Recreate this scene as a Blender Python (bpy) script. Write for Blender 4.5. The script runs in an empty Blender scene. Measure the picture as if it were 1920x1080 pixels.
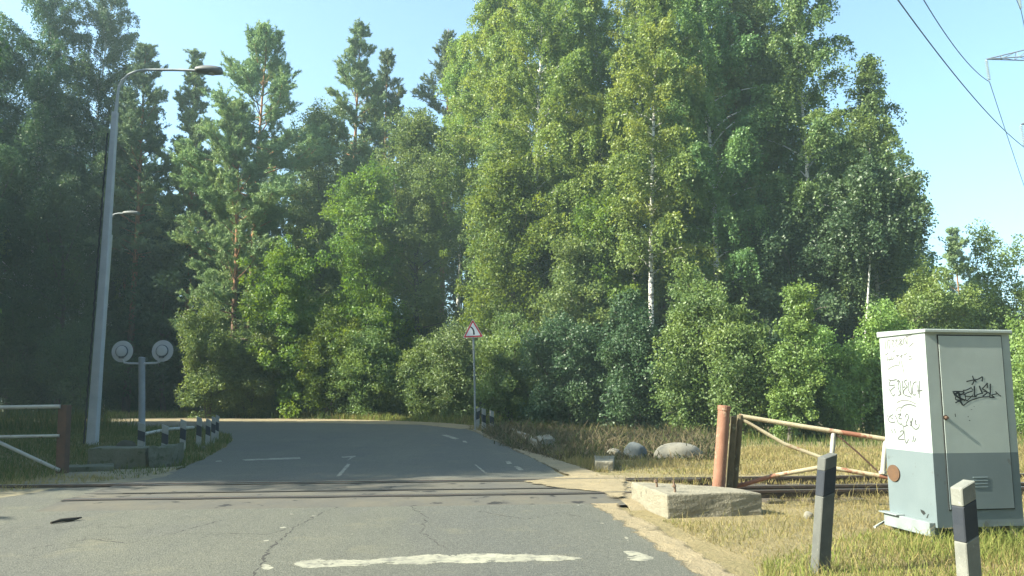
import bpy, bmesh, math, random
import numpy as np
from mathutils import Vector, Matrix
R = math.radians
S = bpy.context.scene
COL = S.collection

# ------------------------------------------------------------------ camera, sky, sun, exposure
FPX = 1500.0                      # focal length in pixels of the 1920 px wide photograph
HOR = 738.0                       # horizon row
CAM_Z = 1.4
TH = math.atan((HOR - 540.0) / FPX)
cam = bpy.data.cameras.new('camera')
cam.sensor_width = 36.0
cam.lens = FPX / 1920.0 * 36.0
cam.clip_end = 3000.0
cam.clip_start = 0.05
camo = bpy.data.objects.new('camera', cam)
COL.objects.link(camo)
camo.location = (0, 0, CAM_Z)
camo.rotation_euler = (math.pi / 2 + TH, 0, 0)
S.camera = camo

SUN_EL, SUN_AHEAD = 37.0, -14.0     # height of the sun; how far ahead of due left it stands
w = bpy.data.worlds.new('World')
S.world = w
w.use_nodes = True
nt = w.node_tree
bg = nt.nodes['Background']
sky = nt.nodes.new('ShaderNodeTexSky')
sky.sky_type = 'NISHITA'
sky.sun_disc = False
sky.sun_elevation = R(SUN_EL)
sky.sun_rotation = R(-90.0 + SUN_AHEAD)
sky.air_density = 1.0
sky.dust_density = 2.2
sky.ozone_density = 1.0
tint = nt.nodes.new('ShaderNodeMix'); tint.data_type = 'RGBA'; tint.blend_type = 'MULTIPLY'; tint.inputs[0].default_value = 1.0; tint.inputs[7].default_value = (0.85, 1.01, 1.02, 1)
nt.links.new(sky.outputs[0], tint.inputs[6]); nt.links.new(tint.outputs[2], bg.inputs[0])
bg.inputs[1].default_value = 0.105
sl = bpy.data.lights.new('sun', 'SUN')
sl.energy = 5.0
sl.angle = R(0.5)
sl.color = (1.0, 0.95, 0.77)
so = bpy.data.objects.new('sun', sl)
COL.objects.link(so)
to_sun = Vector((-math.cos(R(SUN_EL)) * math.cos(R(SUN_AHEAD)), math.cos(R(SUN_EL)) * math.sin(R(SUN_AHEAD)), math.sin(R(SUN_EL))))
so.rotation_euler = (-to_sun).to_track_quat('-Z', 'Y').to_euler()
so.location = to_sun * 60
vs = S.view_settings
vs.view_transform = 'Standard'
vs.look = 'None'
vs.gamma = 1.0
vs.exposure = 1.8
S.cycles.max_bounces = 6
S.cycles.diffuse_bounces = 3
S.cycles.glossy_bounces = 2
S.cycles.transmission_bounces = 3
S.cycles.use_denoising = True

# ------------------------------------------------------------------ pixel -> place helpers (photo pixels, 1920 wide)
def ray(px, py):
    u = (px - 960.0) / FPX
    v = (540.0 - py) / FPX
    return Vector((u, math.cos(TH) - v * math.sin(TH), math.sin(TH) + v * math.cos(TH)))
def G(px, py, z=0.0):
    d = ray(px, py)
    k = (z - CAM_Z) / d.z
    return Vector((d.x * k, d.y * k, z))
def P(px, py, Y):
    d = ray(px, py)
    k = Y / d.y
    return Vector((d.x * k, Y, CAM_Z + d.z * k))
def PX(px, py, X):
    d = ray(px, py)
    k = X / d.x
    return Vector((X, d.y * k, CAM_Z + d.z * k))

# ------------------------------------------------------------------ node helpers
def mat(name, color=(0.5, 0.5, 0.5), rough=0.8, metal=0.0, spec=0.3):
    m = bpy.data.materials.new(name)
    m.use_nodes = True
    b = m.node_tree.nodes['Principled BSDF']
    b.inputs['Base Color'].default_value = (*color, 1)
    b.inputs['Roughness'].default_value = rough
    b.inputs['Metallic'].default_value = metal
    b.inputs['Specular IOR Level'].default_value = spec
    return m
class N:
    def __init__(s, m):
        s.m = m; s.t = m.node_tree; s.b = s.t.nodes.get('Principled BSDF')
        s.co = None
    def new(s, kind, **kw):
        n = s.t.nodes.new(kind)
        for k, v in kw.items():
            setattr(n, k, v)
        return n
    def link(s, a, b): s.t.links.new(a, b)
    def pos(s):
        if s.co is None:
            s.co = s.new('ShaderNodeNewGeometry').outputs['Position']
        return s.co
    def objco(s):
        return s.new('ShaderNodeTexCoord').outputs['Object']
    def mapping(s, vec, scale=(1, 1, 1)):
        n = s.new('ShaderNodeMapping'); n.inputs['Scale'].default_value = scale
        s.link(vec, n.inputs['Vector']); return n.outputs[0]
    def noise(s, vec, scale, detail=4, rough=0.55, dist=0.0):
        n = s.new('ShaderNodeTexNoise')
        n.inputs['Scale'].default_value = scale; n.inputs['Detail'].default_value = detail
        n.inputs['Roughness'].default_value = rough; n.inputs['Distortion'].default_value = dist
        s.link(vec, n.inputs['Vector']); return n.outputs['Fac']
    def vor(s, vec, scale, feature='F1'):
        n = s.new('ShaderNodeTexVoronoi'); n.feature = feature
        n.inputs['Scale'].default_value = scale
        s.link(vec, n.inputs['Vector']); return n
    def ramp(s, fac, stops, interp='LINEAR'):
        n = s.new('ShaderNodeValToRGB'); n.color_ramp.interpolation = interp
        el = n.color_ramp.elements
        while len(el) < len(stops): el.new(0.5)
        for e, (p, c) in zip(el, stops):
            e.position = p
            e.color = (*c, 1) if isinstance(c, tuple) else (c, c, c, 1)
        s.link(fac, n.inputs[0]); return n.outputs[0]
    def mix(s, fac, a, b, mode='MIX'):
        n = s.new('ShaderNodeMix', data_type='RGBA', blend_type=mode)
        for sock, v in ((n.inputs[0], fac), (n.inputs[6], a), (n.inputs[7], b)):
            if hasattr(v, 'links') or hasattr(v, 'is_linked'): s.link(v, sock)
            elif isinstance(v, tuple): sock.default_value = (*v, 1)
            else: sock.default_value = v
        return n.outputs[2]
    def math(s, op, a, b=0.0):
        n = s.new('ShaderNodeMath', operation=op)
        for sock, v in ((n.inputs[0], a), (n.inputs[1], b)):
            if hasattr(v, 'is_linked'): s.link(v, sock)
            else: sock.default_value = v
        return n.outputs[0]
    def bump(s, h, strength=0.4, dist=0.02):
        n = s.new('ShaderNodeBump'); n.inputs['Strength'].default_value = strength
        n.inputs['Distance'].default_value = dist
        s.link(h, n.inputs['Height']); s.link(n.outputs[0], s.b.inputs['Normal'])
    def color(s, c): s.link(c, s.b.inputs['Base Color'])

def m_mottled(name, c1, c2, scale=6.0, rough=0.85, bump=0.3, c3=None, scale3=30.0, thr=0.62, metal=0.0, bd=0.01):
    """two-tone surface with an optional third colour in spots (dirt, rust, moss)"""
    m = mat(name, c1, rough, metal); n = N(m); v = n.objco()
    f = n.noise(v, scale, 6, 0.6)
    c = n.mix(n.ramp(f, [(0.3, 0.0), (0.7, 1.0)]), c1, c2)
    if c3:
        g = n.noise(v, scale3, 5, 0.6)
        c = n.mix(n.ramp(g, [(thr, 0.0), (thr + 0.05, 1.0)]), c, c3)
    n.color(c)
    n.bump(n.noise(v, scale * 8, 5, 0.6), bump, bd)
    return m

# ------------------------------------------------------------------ mesh helpers
class MB:
    def __init__(s): s.v = []; s.f = []; s.mi = []; s.cur = 0; s.sm = []; s.smooth = False
    def add(s, vs, fs):
        o = len(s.v)
        s.v += [tuple(x) for x in vs]
        for f in fs:
            s.f.append(tuple(i + o for i in f)); s.mi.append(s.cur); s.sm.append(s.smooth)
    def box(s, c, size, rot=None, taper=1.0):
        x, y, z = size[0] / 2, size[1] / 2, size[2] / 2
        vs = [Vector((sx * x * (taper if sz > 0 else 1), sy * y * (taper if sz > 0 else 1), sz * z)) for sz in (-1, 1) for sx, sy in ((-1, -1), (1, -1), (1, 1), (-1, 1))]
        if rot is not None: vs = [rot @ v for v in vs]
        c = Vector(c)
        s.add([v + c for v in vs], [(3, 2, 1, 0), (4, 5, 6, 7), (0, 1, 5, 4), (1, 2, 6, 5), (2, 3, 7, 6), (3, 0, 4, 7)])
    def hexa(s, p):      # 8 corner points, bottom ring then top ring
        s.add(p, [(3, 2, 1, 0), (4, 5, 6, 7), (0, 1, 5, 4), (1, 2, 6, 5), (2, 3, 7, 6), (3, 0, 4, 7)])
    def tube(s, pts, rad, n=8, cap=True):
        pts = [Vector(p) for p in pts]
        if not hasattr(rad, '__len__'): rad = [rad] * len(pts)
        rings = []; up = None
        for i, p in enumerate(pts):
            d = (pts[min(i + 1, len(pts) - 1)] - pts[max(i - 1, 0)])
            if d.length < 1e-9: d = Vector((0, 0, 1))
            d.normalize()
            if up is None:
                up = Vector((0, 0, 1)) if abs(d.z) < 0.9 else Vector((1, 0, 0))
            a = d.cross(up); a.normalize(); b = a.cross(d); up = b
            rings.append([p + (a * math.cos(2 * math.pi * k / n) + b * math.sin(2 * math.pi * k / n)) * rad[i] for k in range(n)])
        vs = [v for r in rings for v in r]
        fs = []
        for i in range(len(pts) - 1):
            for k in range(n):
                fs.append((i * n + k, i * n + (k + 1) % n, (i + 1) * n + (k + 1) % n, (i + 1) * n + k))
        old = s.smooth; s.smooth = True
        s.add(vs, fs); s.smooth = old
        if cap:
            s.add(rings[0], [tuple(range(n))[::-1]]); s.add(rings[-1], [tuple(range(n))])
    def lathe(s, prof, c, axis=Vector((0, 0, 1)), n=24):
        axis = Vector(axis).normalized()
        a = axis.orthogonal().normalized(); b = axis.cross(a); c = Vector(c)
        vs = [c + axis * h + (a * math.cos(2 * math.pi * k / n) + b * math.sin(2 * math.pi * k / n)) * r for r, h in prof for k in range(n)]
        fs = [(i * n + k, i * n + (k + 1) % n, (i + 1) * n + (k + 1) % n, (i + 1) * n + k) for i in range(len(prof) - 1) for k in range(n)]
        s.add(vs, fs)
    def poly(s, pts): s.add(pts, [tuple(range(len(pts)))])
    def prism(s, pts, off):
        n = len(pts); off = Vector(off); pts = [Vector(p) for p in pts]
        s.add(pts + [p + off for p in pts], [tuple(range(n))[::-1], tuple(range(n, 2 * n))] + [(k, (k + 1) % n, n + (k + 1) % n, n + k) for k in range(n)])
    def build(s, name, mats, parent=None, bevel=0.0, seg=2, recalc=True):
        me = bpy.data.meshes.new(name)
        me.from_pydata(s.v, [], s.f)
        if not isinstance(mats, (list, tuple)): mats = [mats]
        for m in mats: me.materials.append(m)
        me.polygons.foreach_set('material_index', s.mi)
        me.polygons.foreach_set('use_smooth', s.sm)
        me.update()
        if recalc:
            bm = bmesh.new(); bm.from_mesh(me); bmesh.ops.recalc_face_normals(bm, faces=bm.faces); bm.to_mesh(me); bm.free()
        o = bpy.data.objects.new(name, me); COL.objects.link(o)
        if parent is not None:
            o.parent = parent
            o.matrix_parent_inverse = Matrix.Translation(-parent.location) if parent.rotation_euler.z == 0 else parent.matrix_basis.inverted()
        if bevel:
            md = o.modifiers.new('bevel', 'BEVEL'); md.width = bevel; md.segments = seg; md.limit_method = 'ANGLE'; md.angle_limit = R(40)
        return o
def tag(o, label=None, cat=None, group=None, kind=None):
    if label: o['label'] = label
    if cat: o['category'] = cat
    if group: o['group'] = group
    if kind: o['kind'] = kind
    return o
def thing(name, label, cat, loc=(0, 0, 0), group=None):
    o = bpy.data.objects.new(name, None); COL.objects.link(o); o.location = loc; o.empty_display_size = 0.3
    return tag(o, label, cat, group)
def structure(o): o['kind'] = 'structure'; return o

rs = np.random.RandomState(7)
def jitter_outline(pts, step, amp, seed, closed=True):
    """resample a ground outline finely and roughen it with smooth noise"""
    r = np.random.RandomState(seed)
    p = np.array([(q[0], q[1]) for q in pts], float)
    out = []
    n = len(p)
    for i in range(n if closed else n - 1):
        a, b = p[i], p[(i + 1) % n]
        L = np.linalg.norm(b - a); k = max(1, int(L / step))
        for j in range(k): out.append(a + (b - a) * j / k)
    out = np.array(out); m = len(out)
    nz = np.zeros(m)
    for oc, am in ((7, 1.0), (3, 0.6), (1, 0.45)):
        q = r.randn(m // oc + 3)
        nz += am * np.interp(np.arange(m), np.arange(len(q)) * oc, q)
    d = np.roll(out, -1, 0) - np.roll(out, 1, 0)
    nn = np.stack([-d[:, 1], d[:, 0]], 1); nn /= np.maximum(np.linalg.norm(nn, axis=1, keepdims=True), 1e-6)
    return out + nn * (nz * amp)[:, None]
def sheet(name, pts, z, m, kind='structure', recalc=False):
    me = bpy.data.meshes.new(name)
    pts = [(p[0], p[1], z) for p in pts]
    ar = sum(pts[i][0] * pts[(i + 1) % len(pts)][1] - pts[(i + 1) % len(pts)][0] * pts[i][1] for i in range(len(pts)))
    if ar < 0: pts = pts[::-1]
    me.from_pydata(pts, [], [tuple(range(len(pts)))])
    me.materials.append(m); me.update()
    o = bpy.data.objects.new(name, me); COL.objects.link(o)
    o['kind'] = kind
    return o
def faded_sheet(name, pts, width, z, m, step=0.1):
    """ground sheet on a fine grid; 'fade' grows from 0 at its rim to 1 inside, so that its material can break the rim up"""
    p = np.array([(q[0], q[1]) for q in pts], float)
    lo, hi = p.min(0) - step, p.max(0) + step
    nx_, ny_ = int((hi[0] - lo[0]) / step) + 2, int((hi[1] - lo[1]) / step) + 2
    X, Y = np.meshgrid(lo[0] + step * np.arange(nx_), lo[1] + step * np.arange(ny_)); x, y = X.ravel(), Y.ravel()
    best = np.full(x.shape, 1e9)
    for k in range(len(p)):
        a, b_ = p[k], p[(k + 1) % len(p)]; d = b_ - a; L = max(d @ d, 1e-12)
        t = np.clip(((x - a[0]) * d[0] + (y - a[1]) * d[1]) / L, 0, 1)
        best = np.minimum(best, np.hypot(x - a[0] - t * d[0], y - a[1] - t * d[1]))
    sd = np.where(inpoly(x, y, p), best, -best).reshape(ny_, nx_)
    ok = sd > -0.3 * width - step
    c = ok[:-1, :-1] & ok[:-1, 1:] & ok[1:, 1:] & ok[1:, :-1]
    jj, ii = np.nonzero(c); base = jj * nx_ + ii
    F_ = np.stack([base, base + 1, base + nx_ + 1, base + nx_], 1)
    used, inv = np.unique(F_, return_inverse=True); F_ = inv.reshape(F_.shape)
    V = np.stack([x[used], y[used], np.full(len(used), z)], 1)
    me = bpy.data.meshes.new(name); n = len(F_)
    me.vertices.add(len(V)); me.vertices.foreach_set('co', V.astype(np.float32).reshape(-1))
    me.loops.add(n * 4); me.loops.foreach_set('vertex_index', F_.astype(np.int32).reshape(-1))
    me.polygons.add(n); me.polygons.foreach_set('loop_start', np.arange(0, n * 4, 4, dtype=np.int32))
    at = me.attributes.new('fade', 'FLOAT', 'POINT'); at.data.foreach_set('value', np.clip(sd.ravel()[used] / width, -0.5, 1).astype(np.float32))
    me.materials.append(m); me.update(calc_edges=True)
    ob = bpy.data.objects.new(name, me); COL.objects.link(ob); ob['kind'] = 'structure'
    return ob
def make_fading(m, scale, amp=1.3, detail=6, lo=0.42, hi=0.58, wear=0.0):
    """give a ground material a ragged rim driven by the sheet's fade value"""
    n = N(m); out = n.t.nodes['Material Output']
    at = n.new('ShaderNodeAttribute'); at.attribute_name = 'fade'
    f = n.noise(n.pos(), scale, detail, 0.7)
    v = n.math('ADD', at.outputs['Fac'], n.math('MULTIPLY', n.math('SUBTRACT', f, 0.5), amp))
    if wear:
        g_ = n.noise(n.pos(), scale * 0.7, 6, 0.75)
        v = n.math('SUBTRACT', v, n.math('MULTIPLY', n.ramp(g_, [(0.52, 0.0), (0.7, 1.0)]), wear))
    k = n.ramp(v, [(lo, 0.0), (hi, 1.0)])
    tr = n.new('ShaderNodeBsdfTransparent'); mx = n.new('ShaderNodeMixShader')
    n.link(k, mx.inputs[0]); n.link(tr.outputs[0], mx.inputs[1]); n.link(n.b.outputs[0], mx.inputs[2]); n.link(mx.outputs[0], out.inputs['Surface'])
    return m
def inpoly(x, y, poly):
    poly = np.asarray(poly); n = len(poly); c = np.zeros(x.shape, bool); j = n - 1
    for i in range(n):
        xi, yi = poly[i]; xj, yj = poly[j]
        if yi != yj:
            c ^= ((yi > y) != (yj > y)) & (x < (xj - xi) * (y - yi) / (yj - yi) + xi)
        j = i
    return c
def quads_object(name, V, m, parent=None, smooth=False):
    """V: (n,4,3) array of separate quads -> one mesh object"""
    n = len(V)
    me = bpy.data.meshes.new(name)
    me.vertices.add(n * 4); me.vertices.foreach_set('co', np.ascontiguousarray(V, np.float32).reshape(-1))
    me.loops.add(n * 4); me.loops.foreach_set('vertex_index', np.arange(n * 4, dtype=np.int32))
    me.polygons.add(n); me.polygons.foreach_set('loop_start', np.arange(0, n * 4, 4, dtype=np.int32))
    me.materials.append(m)
    me.update(calc_edges=True)
    o = bpy.data.objects.new(name, me); COL.objects.link(o)
    if parent is not None: o.parent = parent
    return o

# ------------------------------------------------------------------ materials
def m_asphalt():
    m = mat('asphalt', (0.116, 0.118, 0.102), 0.85, spec=0.25); n = N(m); v = n.pos()
    big = n.noise(v, 0.35, 5, 0.6)
    c = n.mix(n.ramp(big, [(0.3, 0.0), (0.7, 1.0)]), (0.109, 0.112, 0.092), (0.145, 0.144, 0.112))
    streak = n.noise(n.mapping(v, (2.2, 0.18, 1)), 1.0, 4, 0.6)
    c = n.mix(n.ramp(streak, [(0.45, 0.0), (0.75, 0.45)]), c, (0.091, 0.097, 0.085))
    pt = n.noise(n.mapping(v, (0.5, 0.22, 1)), 1.0, 2, 0.4, 0.6)
    c = n.mix(n.ramp(pt, [(0.5, 0.0), (0.53, 0.35)]), c, (0.101, 0.102, 0.097))
    sx = n.new('ShaderNodeSeparateXYZ'); n.link(v, sx.inputs[0])
    lane = n.math('ADD', sx.outputs[0], n.math('MULTIPLY', sx.outputs[1], 0.105))
    lane = n.math('ADD', n.math('ABSOLUTE', n.math('SUBTRACT', lane, 1.0)), n.math('MULTIPLY', n.noise(v, 0.9, 4), 0.8))
    c = n.mix(n.ramp(n.math('MULTIPLY', lane, 0.4), [(0.3, 0.5), (0.75, 0.0)]), c, (0.088, 0.094, 0.092))
    mt = n.noise(v, 22, 4, 0.75)
    c = n.mix(n.ramp(mt, [(0.48, 0.0), (0.68, 0.75)]), c, (0.168, 0.165, 0.139))
    sp = n.noise(v, 95, 3, 0.7)
    c = n.mix(n.ramp(sp, [(0.4, 0.8), (0.58, 0.0)]), c, (0.036, 0.038, 0.034))
    sp2 = n.vor(v, 70)
    c = n.mix(n.ramp(sp2.outputs['Distance'], [(0.1, 0.5), (0.24, 0.0)]), c, (0.218, 0.214, 0.170))
    du = n.noise(v, 1.1, 7, 0.7)
    c = n.mix(n.ramp(du, [(0.56, 0.0), (0.8, 0.5)]), c, (0.188, 0.171, 0.108))
    wv = n.new('ShaderNodeVectorMath', operation='ADD')
    nz = n.new('ShaderNodeTexNoise'); nz.inputs['Scale'].default_value = 2.5; nz.inputs['Detail'].default_value = 5
    n.link(v, nz.inputs['Vector']); n.link(v, wv.inputs[0]); n.link(nz.outputs['Color'], wv.inputs[1])
    cr = n.vor(wv.outputs[0], 0.42, 'DISTANCE_TO_EDGE')
    crack = n.ramp(cr.outputs['Distance'], [(0.0, 1.0), (0.012, 0.0)])
    mask = n.ramp(n.noise(v, 0.3, 3), [(0.5, 0.0), (0.6, 0.35)])
    c = n.mix(n.math('MULTIPLY', crack, mask), c, (0.022, 0.023, 0.021))
    n.color(c)
    n.bump(n.math('ADD', sp, n.math('MULTIPLY', sp2.outputs['Distance'], 0.6)), 0.5, 0.012)
    return m
def m_paint():
    m = mat('road_paint', (0.378, 0.378, 0.315), 0.75); n = N(m); v = n.pos()
    a = n.noise(v, 9, 7, 0.75)
    c = n.mix(n.ramp(n.noise(v, 2.5, 4), [(0.35, 0.0), (0.7, 1.0)]), (0.286, 0.281, 0.218), (0.210, 0.206, 0.164))
    c = n.mix(n.ramp(a, [(0.46, 0.0), (0.62, 0.8)]), c, (0.094, 0.094, 0.085))
    n.color(c); n.bump(n.noise(v, 90, 3, 0.7), 0.25, 0.004)
    return m
def m_sand():
    m = mat('sand', (0.286, 0.236, 0.143), 0.95); n = N(m); v = n.pos()
    c = n.mix(n.ramp(n.noise(v, 1.3, 6, 0.65), [(0.35, 0.0), (0.68, 1.0)]), (0.257, 0.207, 0.122), (0.171, 0.143, 0.089))
    c = n.mix(n.ramp(n.noise(v, 60, 4, 0.7), [(0.5, 0.0), (0.66, 0.6)]), c, (0.335, 0.292, 0.207))
    p = n.vor(v, 34)
    c = n.mix(n.ramp(p.outputs['Distance'], [(0.12, 0.7), (0.2, 0.0)]), c, (0.093, 0.082, 0.060))
    n.color(c)
    n.bump(n.math('ADD', n.noise(v, 7, 6, 0.7), n.math('MULTIPLY', n.noise(v, 60, 3), 0.3)), 0.8, 0.05)
    return m
def m_ground():
    m = mat('ground_soil', (0.134, 0.114, 0.067), 0.95); n = N(m); v = n.pos()
    c = n.mix(n.ramp(n.noise(v, 0.8, 6, 0.65), [(0.35, 0.0), (0.65, 1.0)]), (0.252, 0.206, 0.109), (0.160, 0.143, 0.067))
    c = n.mix(n.ramp(n.noise(v, 14, 5, 0.7), [(0.48, 0.0), (0.62, 0.8)]), c, (0.215, 0.175, 0.087))
    n.color(c); n.bump(n.noise(v, 12, 7, 0.7), 0.9, 0.08)
    return m
def m_floor():
    m = mat('forest_litter', (0.06, 0.05, 0.03), 0.95); n = N(m); v = n.pos()
    c = n.mix(n.ramp(n.noise(v, 1.2, 6, 0.65), [(0.35, 0.0), (0.65, 1.0)]), (0.07, 0.055, 0.03), (0.04, 0.06, 0.02))
    n.color(c); n.bump(n.noise(v, 8, 6, 0.7), 0.9, 0.1)
    return m
def m_leaf(name, c1, c2, c3=None, trans=0.4, gloss=0.06, patch=0.35, brown=None):
    """leaf: diffuse + light passing through + slight sheen; colour differs from leaf to leaf and from spray to spray"""
    m = bpy.data.materials.new(name); m.use_nodes = True
    n = N(m); n.t.nodes.remove(n.b)
    geo = n.new('ShaderNodeNewGeometry')
    rnd = geo.outputs['Random Per Island']
    c = n.mix(rnd, c1, c2)
    if c3:
        f = n.noise(n.objco(), patch, 3, 0.6)
        c = n.mix(n.ramp(f, [(0.46, 0.0), (0.62, 0.85)]), c, c3)
    oi = n.new('ShaderNodeObjectInfo')
    hs = n.new('ShaderNodeHueSaturation')
    n.link(n.math('ADD', n.math('MULTIPLY', oi.outputs['Random'], 0.03), 0.485), hs.inputs['Hue'])
    n.link(n.math('ADD', n.math('MULTIPLY', oi.outputs['Random'], 0.25), 0.88), hs.inputs['Value'])
    n.link(c, hs.inputs['Color'])
    c = hs.outputs[0]
    if brown:
        c = n.mix(n.ramp(rnd, [(0.955, 0.0), (0.96, 1.0)], 'CONSTANT'), c, brown)
    d = n.new('ShaderNodeBsdfDiffuse'); n.link(c, d.inputs[0])
    tcol = n.new('ShaderNodeHueSaturation'); tcol.inputs['Hue'].default_value = 0.485; tcol.inputs['Saturation'].default_value = 1.15; tcol.inputs['Value'].default_value = 1.25
    n.link(c, tcol.inputs['Color'])
    t = n.new('ShaderNodeBsdfTranslucent'); n.link(tcol.outputs[0], t.inputs[0])
    a = n.new('ShaderNodeMixShader'); a.inputs[0].default_value = trans
    n.link(d.outputs[0], a.inputs[1]); n.link(t.outputs[0], a.inputs[2])
    g = n.new('ShaderNodeBsdfGlossy'); g.inputs['Roughness'].default_value = 0.5
    b = n.new('ShaderNodeMixShader'); b.inputs[0].default_value = gloss * 0.5
    n.link(a.outputs[0], b.inputs[1]); n.link(g.outputs[0], b.inputs[2])
    n.link(b.outputs[0], n.t.nodes['Material Output'].inputs['Surface'])
    return m
def m_birchbark():
    m = mat('birch_bark', (0.5, 0.5, 0.46), 0.8); n = N(m); v = n.objco()
    b = n.noise(n.mapping(v, (3, 3, 9)), 1.0, 5, 0.7)
    c = n.mix(n.ramp(b, [(0.53, 0.0), (0.58, 1.0)]), (0.55, 0.54, 0.5), (0.06, 0.055, 0.05))
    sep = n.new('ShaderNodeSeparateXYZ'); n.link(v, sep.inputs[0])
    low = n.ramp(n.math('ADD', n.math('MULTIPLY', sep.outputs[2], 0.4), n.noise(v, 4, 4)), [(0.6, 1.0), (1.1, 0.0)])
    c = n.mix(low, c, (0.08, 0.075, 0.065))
    n.color(c); return m
def m_pinebark():
    m = mat('pine_bark', (0.3, 0.14, 0.07), 0.85); n = N(m); v = n.objco()
    sep = n.new('ShaderNodeSeparateXYZ'); n.link(v, sep.inputs[0])
    up = n.ramp(n.math('MULTIPLY', sep.outputs[2], 0.05), [(0.2, 0.0), (0.5, 1.0)])
    c = n.mix(up, (0.1, 0.08, 0.065), (0.36, 0.18, 0.085))
    c = n.mix(n.ramp(n.noise(n.mapping(v, (6, 6, 2)), 1.0, 5, 0.7), [(0.45, 0.0), (0.6, 0.7)]), c, (0.06, 0.05, 0.045))
    n.color(c); n.bump(n.noise(n.mapping(v, (10, 10, 3)), 1.0, 5, 0.7), 0.7, 0.05)
    return m

M = {}
M['asphalt'] = m_asphalt(); M['paint'] = m_paint(); M['sand'] = m_sand(); M['ground'] = m_ground(); M['floor'] = m_floor()
make_fading(M['sand'], 3.0, 1.1); make_fading(M['paint'], 6.0, 1.7, wear=1.2); M['birch_bark'] = m_birchbark(); M['pine_bark'] = m_pinebark()
M['grey_bark'] = m_mottled('grey_bark', (0.12, 0.105, 0.085), (0.06, 0.055, 0.05), 5)
M['birch_leaf'] = m_leaf('birch_leaf', (0.118, 0.195, 0.051), (0.201, 0.276, 0.079), (0.242, 0.291, 0.066), 0.42, 0.06)
M['birch_dark_leaf'] = m_leaf('birch_dark_leaf', (0.086, 0.164, 0.059), (0.144, 0.233, 0.081), (0.166, 0.242, 0.069), 0.38, 0.06)
M['maple_leaf'] = m_leaf('maple_leaf', (0.076, 0.138, 0.032), (0.130, 0.204, 0.042), (0.165, 0.223, 0.035), 0.45, 0.05, 0.5)
M['aspen_leaf'] = m_leaf('aspen_leaf', (0.091, 0.139, 0.044), (0.155, 0.194, 0.063), (0.127, 0.180, 0.063), 0.35, 0.08)
M['bush_leaf'] = m_leaf('bush_leaf', (0.090, 0.150, 0.053), (0.153, 0.212, 0.066), (0.174, 0.231, 0.060), 0.4, 0.06, 0.6)
M['willow_leaf'] = m_leaf('willow_leaf', (0.115, 0.193, 0.056), (0.178, 0.274, 0.075), (0.196, 0.280, 0.062), 0.4, 0.06, 0.6)
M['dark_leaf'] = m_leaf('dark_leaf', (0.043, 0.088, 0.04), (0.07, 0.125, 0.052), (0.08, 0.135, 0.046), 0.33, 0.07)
M['pine_needle'] = m_leaf('pine_needle', (0.114, 0.190, 0.088), (0.207, 0.284, 0.121), (0.248, 0.317, 0.118), 0.22, 0.05, 0.4)
M['pine_blue_needle'] = m_leaf('pine_blue_needle', (0.088, 0.139, 0.070), (0.146, 0.203, 0.100), (0.157, 0.212, 0.091), 0.2, 0.05, 0.4)

# ------------------------------------------------------------------ the ground and the road
g = MB()
xs = [-900, -300, -80, -30, -15] + [x * 0.75 for x in range(-16, 22)] + [18, 22, 32, 80, 300, 900]
ys = [-200, -60, -10, 2] + [4 + 0.5 * k for k in range(0, 36)] + [24, 30, 45, 80, 200, 600, 1500]
RAIL_A = G(90, 944); RAIL_B = G(1660, 923)
RD = (RAIL_B - RAIL_A).normalized(); RN = Vector((-RD.y, RD.x, 0))
def rail_s(x, y): return (Vector((x, y, 0)) - RAIL_A).dot(RN)
gv = []
for y in ys:
    for x in xs:
        s = rail_s(x, y)
        z = -0.02
        tt = (Vector((x, y, 0)) - RAIL_A).dot(RD)
        if -0.6 < s < 2.6 and (tt > 8.7 or tt < -2.0): z = -0.075
        if abs(x) < 20 and 3 < y < 24: z -= 0.012 * (1 + math.sin(x * 1.7 + 2 * math.sin(y)) * math.cos(y * 1.3))
        gv.append((x, y, z))
nx = len(xs)
g.smooth = True
g.add(gv, [(j * nx + i, j * nx + i + 1, (j + 1) * nx + i + 1, (j + 1) * nx + i) for j in range(len(ys) - 1) for i in range(nx - 1)])
structure(g.build('ground', M['ground'], recalc=False))

def gp(l, z=0): return [G(a, b, z) for a, b in l]
# road outline: right edge away from the camera, far edge, the branch going left, the grass island, near left
road_px = [(1420, 1190), (1292, 1062), (1183, 985), (1108, 925), (1075, 899), (1040, 882), (960, 842), (895, 812), (862, 800), (835, 796.5)]
far_px = [(760, 792.5), (640, 790.5), (520, 789.5), (420, 788.5), (300, 788), (190, 788), (60, 788)]
isl_px = [(0, 798), (190, 799.5), (300, 802), (392, 806), (428, 814), (436, 826), (418, 842), (380, 862), (325, 884), (255, 899)]
near_far = [Vector((-26, G(60, 788).y, 0)), Vector((-60, G(60, 788).y + 2, 0)), Vector((-60, G(0, 798).y, 0))]
right = gp(road_px); far = gp(far_px); isl = gp(isl_px)
left = [G(150, 905), G(70, 918), G(-40, 934), Vector((-9.0, 10.3, 0)), Vector((-14, 9.5, 0)), Vector((-14, -8, 0))]
outline = [Vector((3.2, -8, 0))] + right + far + near_far + isl + left
road_o = jitter_outline(outline, 0.22, 0.035, 3)
sheet('road', road_o, 0.006, M['asphalt'])
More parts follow.
